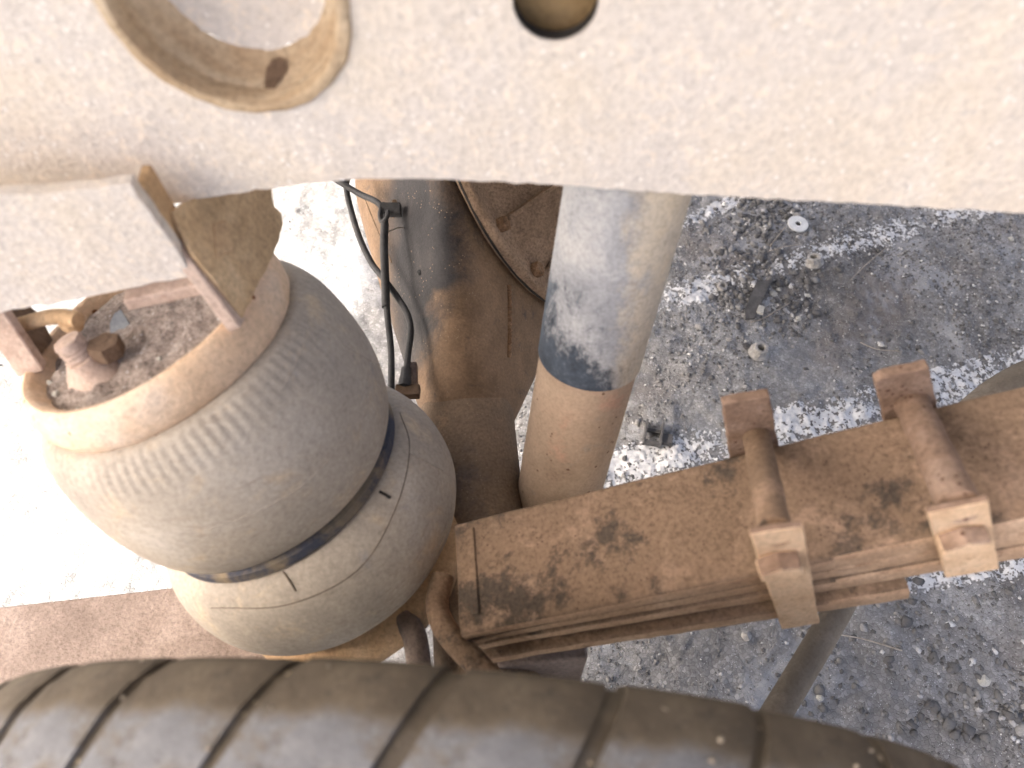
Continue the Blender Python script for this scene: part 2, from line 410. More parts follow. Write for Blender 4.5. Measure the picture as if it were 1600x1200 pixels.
class MB:
    """collects shapes in world coordinates and links them as one mesh object"""
    def __init__(self):
        self.v = []; self.f = []; self.m = []
    def add(self, vs_, fs, mi=0):
        b = len(self.v)
        self.v += [Vector(p) for p in vs_]
        self.f += [tuple(i + b for i in f) for f in fs]
        self.m += [mi] * len(fs)
        return self
    def box(self, c, ex, ey, ez):
        c = Vector(c); ex, ey, ez = Vector(ex), Vector(ey), Vector(ez)
        vs_ = [c + sx * ex + sy * ey + sz * ez for sz in (-1, 1) for sy in (-1, 1) for sx in (-1, 1)]
        return self.add(vs_, [(0, 2, 3, 1), (4, 5, 7, 6), (0, 1, 5, 4), (2, 6, 7, 3), (0, 4, 6, 2), (1, 3, 7, 5)])
    def tube(self, path, rad, n=14, cap=True):
        path = [Vector(p) for p in path]
        if not hasattr(rad, '__len__'): rad = [rad] * len(path)
        ref = None; rings = []
        for i, p in enumerate(path):
            t = (path[min(i + 1, len(path) - 1)] - path[max(i - 1, 0)]).normalized()
            if ref is None:
                ref = t.orthogonal().normalized()
            ref = (ref - t * ref.dot(t)).normalized(); b = t.cross(ref)
            rings.append([p + rad[i] * (math.cos(2 * math.pi * k / n) * ref + math.sin(2 * math.pi * k / n) * b) for k in range(n)])
        vs_ = [q for r in rings for q in r]; fs = []
        for i in range(len(rings) - 1):
            for k in range(n):
                a = i * n + k; b_ = i * n + (k + 1) % n
                fs.append((a, b_, b_ + n, a + n))
        if cap:
            fs.append(tuple(range(n))[::-1]); fs.append(tuple((len(rings) - 1) * n + k for k in range(n)))
        return self.add(vs_, fs)
    def lathe(self, prof, o, axis, n=64, wob=None, close=True, skip=None):
        o = Vector(o); a = Vector(axis).normalized(); e1 = a.cross(Vector((0, 1, 0.13))).normalized(); e2 = a.cross(e1)
        vs_ = []; fs = []
        for i, (s, r) in enumerate(prof):
            for k in range(n):
                th = 2 * math.pi * k / n
                rr = r if wob is None else wob(i, s, r, th)
                vs_.append(o + a * s + rr * (math.cos(th) * e1 + math.sin(th) * e2))
        for i in range(len(prof) - 1):
            for k in range(n):
                if skip and skip(i, 2 * math.pi * (k + .5) / n): continue
                p = i * n + k; q = i * n + (k + 1) % n
                fs.append((p, q, q + n, p + n))
        if close:
            if prof[0][1] > 1e-5: fs.append(tuple(range(n))[::-1])
            if prof[-1][1] > 1e-5: fs.append(tuple((len(prof) - 1) * n + k for k in range(n)))
        return self.add(vs_, fs)
    def plate(self, outline, holes, n, th):
        """outline and holes are 3-D loops in one plane, n points away from the seen face"""
        n = Vector(n).normalized()
        loops = [[Vector(p) for p in outline]] + [[Vector(p) for p in h] for h in holes]
        flat = [p for l in loops for p in l]
        e1 = n.orthogonal().normalized(); e2 = n.cross(e1)
        l2 = [[Vector((p.dot(e1), p.dot(e2))) for p in l] for l in loops]
        def inside(q, poly):
            c = False; j = len(poly) - 1
            for i in range(len(poly)):
                a, b_ = poly[i], poly[j]
                if (a.y > q.y) != (b_.y > q.y) and q.x < (b_.x - a.x) * (q.y - a.y) / (b_.y - a.y) + a.x: c = not c
                j = i
            return c
        edges = []; k0 = 0
        for l in l2:
            edges += [(k0 + i, k0 + (i + 1) % len(l)) for i in range(len(l))]; k0 += len(l)
        f2 = [q for l in l2 for q in l]
        cv, ce, cf, ov, oe, of = delaunay_2d_cdt(f2, edges, [], 0, 1e-7)
        tris = []
        for t in cf:
            c_ = (cv[t[0]] + cv[t[1]] + cv[t[2]]) / 3
            if inside(c_, l2[0]) and not any(inside(c_, h) for h in l2[1:]):
                tris.append(tuple(ov[i][0] for i in t))
        N = len(flat)
        vs_ = flat + [p + n * th for p in flat]; fs = []
        for t in tris:
            nn = (flat[t[1]] - flat[t[0]]).cross(flat[t[2]] - flat[t[0]])
            t = tuple(t) if nn.dot(n) < 0 else tuple(reversed(t))
            fs.append(t); fs.append(tuple(i + N for i in reversed(t)))
        b = 0
        for l in loops:
            for k in range(len(l)):
                i, j = b + k, b + (k + 1) % len(l)
                fs.append((i, j, j + N, i + N))
            b += len(l)
        return self.add(vs_, fs)
    def prism(self, c, axis, r, h, n=6, rot=0.0):
        c = Vector(c); a = Vector(axis).normalized(); e1 = a.orthogonal().normalized(); e2 = a.cross(e1)
        vs_ = [c + a * (h * s) + r * (math.cos(2 * math.pi * k / n + rot) * e1 + math.sin(2 * math.pi * k / n + rot) * e2) for s in (0, 1) for k in range(n)]
        fs = [tuple(range(n))[::-1], tuple(range(n, 2 * n))] + [(k, (k + 1) % n, n + (k + 1) % n, n + k) for k in range(n)]
        return self.add(vs_, fs)
    def build(self, name, mat, parent=None, smooth=True, bevel=0.0, subsurf=0, loc=None, angle=40, seg=2):
        me = bpy.data.meshes.new(name)
        base = world_loc(parent) if parent else (Vector(loc) if loc is not None else Vector((0, 0, 0)))
        me.from_pydata([tuple(p - base) for p in self.v], [], self.f)
        bm = bmesh.new(); bm.from_mesh(me)
        bmesh.ops.recalc_face_normals(bm, faces=bm.faces)
        for e in bm.edges:
            if len(e.link_faces) == 2:
                e.smooth = e.calc_face_angle(0) < math.radians(angle)
        bm.to_mesh(me); bm.free()
        for p in me.polygons: p.use_smooth = smooth
        me.materials.append(M[mat] if isinstance(mat, str) else mat)
        o = bpy.data.objects.new(name, me)
        COL.objects.link(o)
        if parent: o.parent = parent
        elif loc is not None: o.location = loc
        if bevel:
            md = o.modifiers.new('bevel', 'BEVEL'); md.width = bevel; md.segments = seg; md.limit_method = 'ANGLE'; md.angle_limit = math.radians(35)
            md.harden_normals = True
        if subsurf:
            md = o.modifiers.new('subdivision', 'SUBSURF'); md.levels = subsurf; md.render_levels = subsurf
        return o

def smooth_path(pts, n=8):
    """Catmull-Rom through 3-D points"""
    pts = [Vector(p) for p in pts]; out = []
    P = [pts[0] * 2 - pts[1]] + pts + [pts[-1] * 2 - pts[-2]]
    for i in range(1, len(P) - 2):
        for k in range(n):
            t = k / n
            a, b, c, d = P[i - 1], P[i], P[i + 1], P[i + 2]
            out.append(0.5 * ((2 * b) + (c - a) * t + (2 * a - 5 * b + 4 * c - d) * t * t + (3 * b - a - 3 * c + d) * t ** 3))
    out.append(pts[-1]); return out
def rough_loop(pts, step=0.012, amp=0.0008, seed=0, closed=True):
    """resample a straight-edged loop and roughen it a little"""
    r = random.Random(seed); pts = [Vector(p) for p in pts]; out = []
    n = len(pts) if closed else len(pts) - 1
    for i in range(n):
        a, b = pts[i], pts[(i + 1) % len(pts)]
        k = max(1, int((b - a).length / step))
        for j in range(k):
            p = a.lerp(b, j / k)
            if j: p = p + Vector((r.gauss(0, amp), 0, r.gauss(0, amp)))
            out.append(p)
    return out

# ================================================================== GROUND
def ground_h(x, y):
    return (fbm(x * 9, y * 9, 4, 1) - 0.5) * 0.020 + (fbm(x * 45, y * 45, 3, 5) - 0.5) * 0.009 + (fbm(x * 140, y * 140, 2, 9) - 0.5) * 0.0045

def axis_coords(a, b, step, far):
    c = list(np.arange(a, b + 1e-6, step)); s = step; hi = c[-1]
    while hi < far: s *= 1.35; hi += s; c.append(hi)
    s = step; lo = a; pre = []
    while lo > -far: s *= 1.35; lo -= s; pre.append(lo)
    return np.array(pre[::-1] + c)
gx = axis_coords(-1.55, 1.75, 0.0062, 400.0); gy = axis_coords(0.05, 2.15, 0.0062, 400.0)
X, Y = np.meshgrid(gx, gy)
Z = ground_h(X, Y)
far = np.clip((np.maximum(np.abs(X) - 1.7, np.abs(Y - 1.1) - 1.2)) / 1.0, 0, 1)
Z = Z * (1 - far)
nx, ny = len(gx), len(gy)
idx = np.arange(nx * ny).reshape(ny, nx)
quads = np.stack([idx[:-1, :-1], idx[:-1, 1:], idx[1:, 1:], idx[1:, :-1]], -1).reshape(-1, 4)
def np_mesh(name, verts, faces):
    me = bpy.data.meshes.new(name)
    k = faces.shape[1]
    me.vertices.add(len(verts)); me.vertices.foreach_set('co', np.ascontiguousarray(verts, dtype=np.float32).ravel())
    me.loops.add(faces.size); me.loops.foreach_set('vertex_index', np.ascontiguousarray(faces, dtype=np.int32).ravel())
    me.polygons.add(len(faces)); me.polygons.foreach_set('loop_start', np.arange(0, faces.size, k, dtype=np.int32))
    me.polygons.foreach_set('loop_total', np.full(len(faces), k, dtype=np.int32))
    me.update(calc_edges=True); me.validate()
    return me
me = np_mesh('ground', np.stack([X, Y, Z], -1).reshape(-1, 3), quads)
me.polygons.foreach_set('use_smooth', np.ones(len(me.polygons), dtype=bool))
me.materials.append(M['ground'])
ground = bpy.data.objects.new('ground', me); COL.objects.link(ground)
tag(ground, kind='structure')

def g_at(u, v, lift=0.0):
    p = at_z(u, v, 0.0)
    h = float(ground_h(np.array([p.x]), np.array([p.y]))[0])
    return Vector((p.x, p.y, h + lift))

# worn paint bands: flakes of paint left on the high spots of the asphalt
def paint_band(pa, pb, width, cover, seed, ext=(0.0, 0.0)):
    a = at_z(*pa, 0.0); b = at_z(*pb, 0.0)
    d = (b - a).normalized(); a = a - d * ext[0]; b = b + d * ext[1]
    nrm = Vector((-d.y, d.x, 0)); L = (b - a).length; st = 0.0028
    ns, nw = int(L / st), int(width / st)
    s = (np.arange(ns + 1) * st)[None, :]; w = ((np.arange(nw + 1) - nw / 2) * st)[:, None]
    px_ = a.x + d.x * s + nrm.x * w; py_ = a.y + d.y * s + nrm.y * w
    pz = ground_h(px_, py_) + 0.0016
    edge = 1 - np.clip((np.abs(w) / (width / 2)), 0, 1) ** 3
    val = fbm(px_ * 120, py_ * 120, 4, 20 + seed, 0.8) * 1.5 + fbm(px_ * 11, py_ * 11, 3, 30 + seed) * 0.55 + (ground_h(px_, py_)) * 14
    keep_v = val + 0.28 * edge - 0.28
    fi = np.arange((ns + 1) * (nw + 1)).reshape(nw + 1, ns + 1)
    q = np.stack([fi[:-1, :-1], fi[:-1, 1:], fi[1:, 1:], fi[1:, :-1]], -1).reshape(-1, 4)
    keep = keep_v[:-1, :-1].reshape(-1) > np.quantile(keep_v, 1 - cover)
    me = np_mesh('road_marking', np.stack([px_, py_, pz], -1).reshape(-1, 3), q[keep])
    me.materials.append(M['paint'])
    o = bpy.data.objects.new('road_marking', me); COL.objects.link(o)
    tag(o, kind='structure')
paint_band((1010, 478), (1490, 332), 0.080, 0.34, 1, (0.25, 0.5))
paint_band((940, 742), (1590, 578), 0.100, 0.50, 2, (0.75, 0.5))
paint_band((1390, 915), (1600, 884), 0.042, 0.6, 3, (0.0, 0.4))
paint_band((1080, 345), (1160, 308), 0.04, 0.5, 4, (0.1, 0.2))

# loose grit
ico = bmesh.new(); bmesh.ops.create_icosphere(ico, subdivisions=1, radius=1.0)
iv = np.array([v.co[:] for v in ico.verts]); ifc = np.array([[v.index for v in f.verts] for f in ico.faces]); ico.free()
def grit(count, sizes, region, seed, dens=None):
    r = np.random.default_rng(seed)
    xs = r.uniform(region[0], region[1], count * 4); ys = r.uniform(region[2], region[3], count * 4)
    p = fbm(xs * 5, ys * 5, 3, 50 + seed)
    if dens is not None: p = p + dens(xs, ys)
    k = np.argsort(-(p + r.normal(0, 0.16, len(p))))[:count]
    xs, ys = xs[k], ys[k]
    sz = sizes[0] * (sizes[1] / sizes[0]) ** (r.random(count) ** 2.4)
    zs = ground_h(xs, ys)
    V = iv[None] * (1 + r.uniform(-0.25, 0.25, (count, 12, 1))) + r.normal(0, 0.20, (count, 12, 3))
    V = V * sz[:, None, None] * np.stack([r.uniform(0.7, 1.35, count), r.uniform(0.7, 1.2, count), r.uniform(0.45, 0.85, count)], -1)[:, None, :]
    an = r.uniform(0, 6.28, count); ca, sa = np.cos(an)[:, None], np.sin(an)[:, None]
    vx = V[..., 0] * ca - V[..., 1] * sa + xs[:, None]; vy = V[..., 0] * sa + V[..., 1] * ca + ys[:, None]
    vz = V[..., 2] + zs[:, None] + sz[:, None] * 0.12
    F = (ifc[None] + (np.arange(count) * 12)[:, None, None]).reshape(-1, 3)
    tone = np.repeat(r.random(count) ** (1.25 if sizes[1] < 0.006 else 2.0), 12)
    return np.stack([vx, vy, vz], -1).reshape(-1, 3), F, tone
sparse_left = lambda x, y: np.where(x < -0.15, -0.45, 0.0)
parts = [grit(60000, (0.0011, 0.0038), (-1.3, 1.6, 0.1, 2.0), 1, sparse_left),
         grit(1500, (0.0035, 0.0075), (0.05, 1.5, 0.1, 2.0), 2),
         grit(700, (0.004, 0.010), (0.38, 0.78, 0.95, 1.55), 3, lambda x, y: 0.9 * np.exp(-((x - 0.55) ** 2 + (y - 1.12) ** 2) / 0.012) + 0.9 * np.exp(-((x - 0.60) ** 2 + (y - 1.36) ** 2) / 0.010)),
         grit(500, (0.004, 0.011), (0.45, 0.95, 0.2, 0.6), 4)]
vv, ff, tt, b = [], [], [], 0
for V_, F_, T_ in parts:
    vv.append(V_); ff.append(F_ + b); tt.append(T_); b += len(V_)
me = np_mesh('loose_grit', np.concatenate(vv), np.concatenate(ff))
al = me.attributes.new('tone', 'FLOAT', 'POINT'); al.data.foreach_set('value', np.concatenate(tt).astype(np.float32))
me.materials.append(M['stone'])
gr = bpy.data.objects.new('loose_grit', me); COL.objects.link(gr)
tag(gr, 'loose grey grit and stone chips scattered over the asphalt', 'grit', kind='stuff')

# ================================================================== CHASSIS RAIL
RAIL_YAW = -0.055
RX = Vector((math.cos(RAIL_YAW), math.sin(RAIL_YAW), 0)); RN = Vector((-math.sin(RAIL_YAW), math.cos(RAIL_YAW), 0))   # RN points inwards
RO = Vector((0, 0.405, 0))
def on_rail(u, v, off=0.0):
    return at_plane(u, v, RO + RN * off, RN)
def rail_pt(s, z, off=0.0):
    p = RO + RX * s + RN * off; return Vector((p.x, p.y, z))

rail = thing('chassis_rail', 'broad dusty cream chassis rail with a cupped hole and a small hole, across the top', 'chassis rail', rail_pt(0, 0.9))
edge_px = [(-260, 392), (0, 352), (120, 338), (240, 322), (330, 308), (430, 294), (480, 286), (540, 281), (610, 279), (700, 280), (790, 284), (880, 290), (980, 297),
           (1080, 304), (1180, 309), (1290, 315), (1400, 321), (1500, 327), (1600, 333), (1800, 345), (2100, 362)]
low = [on_rail(u, v) for u, v in edge_px]
low = rough_loop(low, 0.007, 0.0006, 3, closed=False) + [low[-1]]
out = [rail_pt(-1.0, 0.90)] + low + [rail_pt(1.3, 0.885), rail_pt(1.3, 1.22), rail_pt(-1.0, 1.22)]
hc = on_rail(345, 2); HR = 0.0665
hc2 = on_rail(868, 2); HR2 = 0.0235
def ring_pts(c, r, n, ax=1.0):
    return [c + RX * (r * ax * math.cos(2 * math.pi * k / n)) + Vector((0, 0, r * math.sin(2 * math.pi * k / n))) for k in range(n)]
MB().plate(out, [ring_pts(hc, HR, 72), ring_pts(hc2, HR2, 40)], RN, 0.009).build('web_plate', 'rail', rail, bevel=0.0025, seg=3)
# rolled rim and pressed cup in the large hole
cw = lambda i, s, r, th: r * (1 + 0.006 * math.sin(th * 9 + i) + 0.005 * math.sin(th * 23 + i * 0.7))
MB().lathe([(-0.0003, HR + 0.006), (-0.003, HR + 0.0045), (-0.0042, HR + 0.001), (-0.0035, HR - 0.002), (0.0, HR - 0.0035), (0.009, HR - 0.004), (0.012, HR - 0.002), (0.012, HR + 0.006)],
           hc, RN, 96, wob=cw, close=False).build('hole_rim', 'cupwall', rail)
cup = MB().lathe([(0.010, HR - 0.0025), (0.016, HR - 0.0045), (0.024, HR - 0.0075), (0.030, HR - 0.0105), (0.0345, HR - 0.015)], hc, RN, 96, wob=cw, close=False).build('cup_wall', 'cupwall', rail)
flo = MB().lathe([(0.0340, HR - 0.0145), (0.0375, HR - 0.020), (0.039, 0.036), (0.040, 0.024), (0.040, 0.012), (0.040, 0.0001)], hc, RN, 96,
           wob=lambda i, s, r, th: r * (1 + 0.02 * math.sin(th * 7 + i * 1.3) + 0.01 * math.sin(th * 19 + i)), close=False).build('cup_floor', 'rail', rail)
def slot_on(pxs, bvhs):
    top = []
    for u, v in pxs:
        dr = ray(u, v).normalized(); best = None
        for bb in bvhs:
            h = bb.ray_cast(CAM, dr)
            if h[0] is not None and (best is None or h[3] < best[1]): best = (h[0] - dr * 0.0008, h[3])
        if best is not None: top.append(best[0])
    c = sum(top, Vector()) / len(top); N = len(top)
    return MB().add([c] + top, [(0, 1 + k, 1 + (k + 1) % N) for k in range(N)])
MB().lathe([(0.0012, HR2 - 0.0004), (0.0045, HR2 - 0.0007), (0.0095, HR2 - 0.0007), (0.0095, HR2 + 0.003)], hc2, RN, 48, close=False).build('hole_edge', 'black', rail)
# inner liner seen through the small hole
MB().box(rail_pt(0.03, 1.05, 0.026), RX * 0.09, RN * 0.003, Vector((0, 0, 0.10))).build('inner_liner', 'liner', rail)

# ================================================================== AIR SPRING HANGER
hanger = thing('hanger_bracket', 'pale box bracket bolted low on the left of the cream rail above the bellows', 'bracket', (-0.32, 0.37, 0.83))
HYAW = 0.075
HX = Vector((math.cos(HYAW), math.sin(HYAW), 0)); HN = Vector((-math.sin(HYAW), math.cos(HYAW), 0))
HO = Vector((-0.24, 0.372, 0))
def on_h(u, v, off=0.0):
    return at_plane(u, v, HO + HN * off, HN)
o_ = rough_loop([on_h(205, 288), on_h(304, 432), on_h(200, 452), on_h(100, 472), on_h(0, 490), on_h(-260, 540), on_h(-260, 318), on_h(0, 306), on_h(150, 296)], 0.01, 0.0006, 5)
MB().plate(o_, [], HN, 0.010).build('front_plate', 'rail', hanger, bevel=0.0035, seg=3)
# return edge of the plate, its dusty right-hand side
MB().plate([on_h(210, 292, 0.010), on_h(296, 424, 0.010), on_h(308, 424, 0.010), on_h(228, 292, 0.010)], [], HN, 0.022).build('return_edge', 'tan', hanger, bevel=0.002)
# cross strip under the plate
a, b2 = at_t(196, 478, 0.592), at_t(342, 446, 0.585)
d = (b2 - a).normalized(); n_ = Vector((-d.y, d.x, 0)).normalized()
MB().box((a + b2) / 2 + n_ * 0.012, d * ((b2 - a).length / 2), n_ * 0.013, Vector((0, 0, 0.006))).build('cross_strip', 'pinkrust', hanger, bevel=0.002)
# right gusset, solid; a pale plate stands in for its see-through square hole
gF_t, gF_b, gB_b, gB_t = Vector((-0.2395, 0.383, 0.935)), Vector((-0.2035, 0.360, 0.838)), Vector((-0.192, 0.462, 0.832)), Vector((-0.192, 0.492, 0.935))
gn = (gB_b - gF_b).cross(gF_t - gF_b).normalized()
if gn.x > 0: gn = -gn
def on_g(u, v): return at_plane(u, v, gF_b, gn)
go = [on_g(300, 312), on_g(268, 330), on_g(300, 392), on_g(380, 498), on_g(436, 378), on_g(443, 352), on_g(440, 332), on_g(429, 322), on_g(426, 306), on_g(425, 290), on_g(420, 268)]
hole = [on_g(331, 350), on_g(352, 344), on_g(362, 394), on_g(336, 402)]
MB().plate([p - gn * 0.0025 for p in hole], [], gn, 0.003).build('hole_patch', 'tan', hanger, bevel=0.0012)
MB().plate(rough_loop(go, 0.008, 0.0005, 8), [], gn, 0.004).build('gusset', 'gusset', hanger, bevel=0.0008)
# thick front edge of the gusset
ga, gb = at_t(246, 330, 0.535), at_t(372, 500, 0.584)
dd = (gb - ga).normalized(); w1 = Vector((1, 0.05, 0.0)); w1 = (w1 - dd * w1.dot(dd)).normalized(); w2 = dd.cross(w1)
MB().box((ga + gb) / 2 - w1 * 0.003, dd * ((gb - ga).length / 2 + 0.004), w1 * 0.0055, w2 * 0.008).build('gusset_edge', 'pinkrust', hanger, bevel=0.002)
# left gusset, mostly hidden behind the plate
la, lb = at_t(-30, 452, 0.615), at_t(52, 572, 0.650)
ld = (lb - la).normalized()
MB().plate([at_t(-60, 470, 0.61), at_t(16, 530, 0.640), at_t(46, 580, 0.655), at_t(84, 532, 0.685), at_t(62, 490, 0.69), at_t(20, 455, 0.69)], [], Vector((-1, 0.2, 0.1)), 0.006).build('gusset', 'brown', hanger, bevel=0.0015)
MB().box(at_t(14, 524, 0.640), ld * 0.034, Vector((0, 1, 0)).cross(ld).normalized() * 0.014, Vector((0, 1, 0)) * 0.005).build('gusset_edge', 'pinkrust', hanger, bevel=0.002)

# ================================================================== AIR SPRING
A_TOP = Vector((-0.3098, 0.4064, 0.7847)); AX = Vector((0.3758, -0.224, -1.0)).normalized()
B_BOT = A_TOP + AX * 0.385
spring = thing('air_spring', 'dusty double-bellows rubber air spring below the pale hanger bracket', 'air spring', B_BOT)
# top bead plate with a rounded rim
MB().lathe([(0.012, 0.0), (0.012, 0.092), (0.008, 0.098), (0.001, 0.1015), (-0.004, 0.1050), (-0.0055, 0.1095), (-0.003, 0.1140), (0.003, 0.1175), (0.012, 0.1200), (0.022, 0.1205), (0.030, 0.1190), (0.035, 0.1155), (0.036, 0.10)],
           A_TOP, AX, 96, wob=lambda i, s, r, th: r * (1 + 0.004 * math.sin(th * 5 + 1) + 0.003 * math.sin(th * 17 + i)), close=False).build('bead_plate', 'ring', spring)
# gritty dirt lying in the plate
def disc_patch(o, ax, rmax, s0, amp, nr=40, nt=120, seed=0):
    a = Vector(ax); e1 = a.cross(Vector((0, 1, 0.13))).normalized(); e2 = a.cross(e1); b = MB(); vs_ = []; fs = []
    for i in range(nr + 1):
        for k in range(nt):
            r = rmax * i / nr; th = 2 * math.pi * k / nt; x, y = r * math.cos(th), r * math.sin(th)
            h = float(fbm(np.array([x * 60 + 7]), np.array([y * 60 + 3]), 4, seed)[0] - 0.5) * amp
            vs_.append(o + a * (s0 - h + 0.004 * (i / nr) ** 6) + e1 * x + e2 * y)
    for i in range(nr):
        for k in range(nt):
            p = i * nt + k; q = i * nt + (k + 1) % nt
            fs.append((p, q, q + nt, p + nt))
    return b.add(vs_, fs)
disc_patch(A_TOP, AX, 0.1035, 0.004, 0.012, seed=77).build('dirt_layer', 'dirt', spring)
for k, (u, v, r) in enumerate([(205, 528, 4), (78, 598, 3.2), (270, 512, 3.4), (330, 548, 3.6), (150, 628, 2.6), (250, 560, 2.4), (310, 575, 3.0), (88, 616, 3.6), (122, 640, 2.6), (232, 600, 2.4)]):
    p = at_plane(u, v, A_TOP + AX * 0.005, AX)
    b = MB(); b.add([p + Vector(q) * (r * 0.0009) * random.uniform(0.7, 1.2) for q in iv], [tuple(f) for f in ifc]); b.build('pebble', 'chip', spring, smooth=False)
# fluted crimp under the plate, moulded into the upper bellows
fl = 92
def lobe(s0, s1, ri0, rm, ri1, n=18, p=2.2):
    out = []
    for k in range(n + 1):
        a = math.pi * (k / n); c = -math.cos(a); base = ri0 + (ri1 - ri0) * k / n
        out.append(((s0 + s1) / 2 + c * (s1 - s0) / 2, base + (rm - base) * (max(0.0, math.sin(a)) ** (2 / p))))
    return out
def bagwob(seed):
    return lambda i, s, r, th: r * (1 + 0.006 * math.sin(th * 2 + seed) + 0.003 * math.sin(th * 5 + seed * 2 + s * 20) + 0.0015 * math.sin(th * 11 + s * 60))
up_prof = lobe(0.040, 0.199, 0.112, 0.1475, 0.116, 26, 2.3)
lo_prof = lobe(0.211, 0.344, 0.116, 0.157, 0.112, 26, 2.3)
def pleats(i, s, r, th):
    base = bagwob(1.0)(i, s, r, th)
    k = max(0.0, min(1.0, (s - 0.0335) / 0.004)) * max(0.0, min(1.0, (0.074 - s) / 0.022))
    k *= 0.75 + 0.25 * math.sin(th * 7 + 1) * math.sin(th * 3)
    return base + 0.00055 * k * math.sin(th * fl + 0.5 * math.sin(th * 5))
upper = MB().lathe(lobe(0.033, 0.199, 0.1165, 0.1475, 0.116, 44, 2.3), A_TOP, AX, fl * 6, wob=pleats, close=False).build('upper_bellows', 'bag', spring)
MB().lathe([(0.190, 0.115), (0.194, 0.1245), (0.200, 0.1300), (0.209, 0.1300), (0.214, 0.1245), (0.218, 0.115)], A_TOP, AX, 96, close=False).build('girdle_hoop', 'hoop', spring)
lower = MB().lathe(lo_prof, A_TOP, AX, 128, wob=bagwob(2.0), close=False).build('lower_bellows', 'bag', spring)
# bottom seat plate with a raised lip
MB().lathe([(0.336, 0.10), (0.352, 0.128), (0.360, 0.139), (0.368, 0.143), (0.378, 0.143), (0.387, 0.138), (0.392, 0.128), (0.392, 0.0)], A_TOP, AX, 96,
           wob=lambda i, s, r, th: r * (1 + 0.004 * math.sin(th * 6) + 0.003 * math.sin(th * 19 + i)), close=False).build('seat_plate', 'tan', spring)
# moulding seams standing proud of the rubber
def bag_bvh(o):
    dg = bpy.context.evaluated_depsgraph_get(); m_ = o.data; off = world_loc(o)
    return BVHTree.FromPolygons([v.co + off for v in m_.vertices], [tuple(p.vertices) for p in m_.polygons])
def drape(bvh, pxs, lift, n=6):
    out = []
    P = smooth_path([Vector((u, v, 0)) for u, v in pxs], n)
    for q in P:
        d = ray(q.x, q.y).normalized(); h = bvh.ray_cast(CAM, d)
        if h[0] is not None: out.append(h[0] - d * lift)
    return out
bu, bl = bag_bvh(upper), bag_bvh(lower)
slot_on([(413, 139), (413, 128), (416, 106), (425, 92), (438, 88), (449, 94), (450, 108), (442, 122), (430, 138), (421, 140)], [bag_bvh(cup), bag_bvh(flo)]).build('slot', 'brown', cup)
def seam(bvh, pxs, parent, rad=0.0007, mat='bag', lift=0.0, name='seam'):
    p = drape(bvh, pxs, lift)
    if len(p) > 2: MB().tube(p, rad, 6).build(name, mat, parent)
seam(bu, [(472, 505), (520, 530), (560, 553), (592, 570)], upper, 0.0011)
seam(bu, [(484, 518), (466, 560), (440, 610)], upper, 0.0006)
seam(bu, [(556, 640), (575, 590), (580, 560)], upper, 0.0008)
seam(bu, [(190, 835), (330, 825), (470, 760), (560, 660)], upper, 0.0005)
seam(bl, [(330, 950), (450, 945), (560, 890), (620, 790), (640, 700), (625, 645)], lower, 0.0006, 'seamdark', 0.0)
seam(bl, [(640, 708), (672, 724), (692, 735)], lower, 0.0010)
seam(bl, [(700, 690), (708, 760), (690, 850), (640, 930), (570, 985)], lower, 0.0006)
seam(bl, [(560, 742), (578, 744), (590, 745)], lower, 0.0016, 'black', 0.0006, 'torn_thread')
seam(bl, [(593, 768), (602, 773), (610, 778)], lower, 0.0016, 'black', 0.0006, 'torn_thread')
seam(bl, [(442, 893), (454, 910), (462, 924)], lower, 0.0010, 'seamdark', 0.0004, 'torn_thread')

# stud and air fitting standing on the bead plate
fit = thing('air_fitting', 'dirt-caked stud and elbow fitting on the top plate of the bellows', 'fitting', at_plane(150, 575, A_TOP, AX))
fb = at_plane(150, 578, A_TOP + AX * 0.004, AX); FA = -AX
MB().lathe([(-0.004, 0.026), (0.003, 0.022), (0.010, 0.0175), (0.016, 0.0150), (0.0165, 0.0112), (0.0185, 0.0120), (0.0205, 0.0112), (0.0225, 0.0120), (0.0245, 0.0112), (0.0265, 0.0120), (0.0285, 0.0112), (0.0305, 0.0118), (0.034, 0.0105), (0.0355, 0.0)], fb, FA, 28,
           wob=lambda i, s, r, th: r * (1 + (0.10 if i < 4 else 0.02) * math.sin(th * 3 + i * 0.6))).build('stud', 'pinkrust', fit)
MB().prism(at_plane(178, 560, A_TOP, AX) + FA * 0.004, FA + Vector((0.25, 0, 0)), 0.0135, 0.014, 6).build('hex_nut', 'brown', fit, bevel=0.001)
MB().tube(smooth_path([at_t(122, 500, 0.640), at_t(98, 494, 0.645), at_t(66, 498, 0.65), at_t(30, 508, 0.655)], 5), 0.0065, 12).build('air_pipe', 'tan', fit)
MB().lathe([(0, 0.008), (0.006, 0.0095), (0.013, 0.0085), (0.016, 0.0)], at_t(116, 510, 0.656), Vector((0.1, -0.1, 1)), 20).build('pipe_cap', 'tan', fit)
b = MB(); fr = rough_loop([at_t(172, 520, 0.672), at_t(178, 490, 0.672), at_t(188, 484, 0.672), at_t(198, 500, 0.672), at_t(206, 514, 0.672), at_t(198, 530, 0.672), at_t(186, 548, 0.672)], 0.006, 0.0012, 12)
M['torn'] = grimy('blue_grey_scrap', [(0.3, S(140, 150, 158)), (0.7, S(172, 178, 182))], 40, 0.8, 0.4, 400)
b.plate(fr, [], FW, 0.002).build('torn_sheath', 'torn', fit)

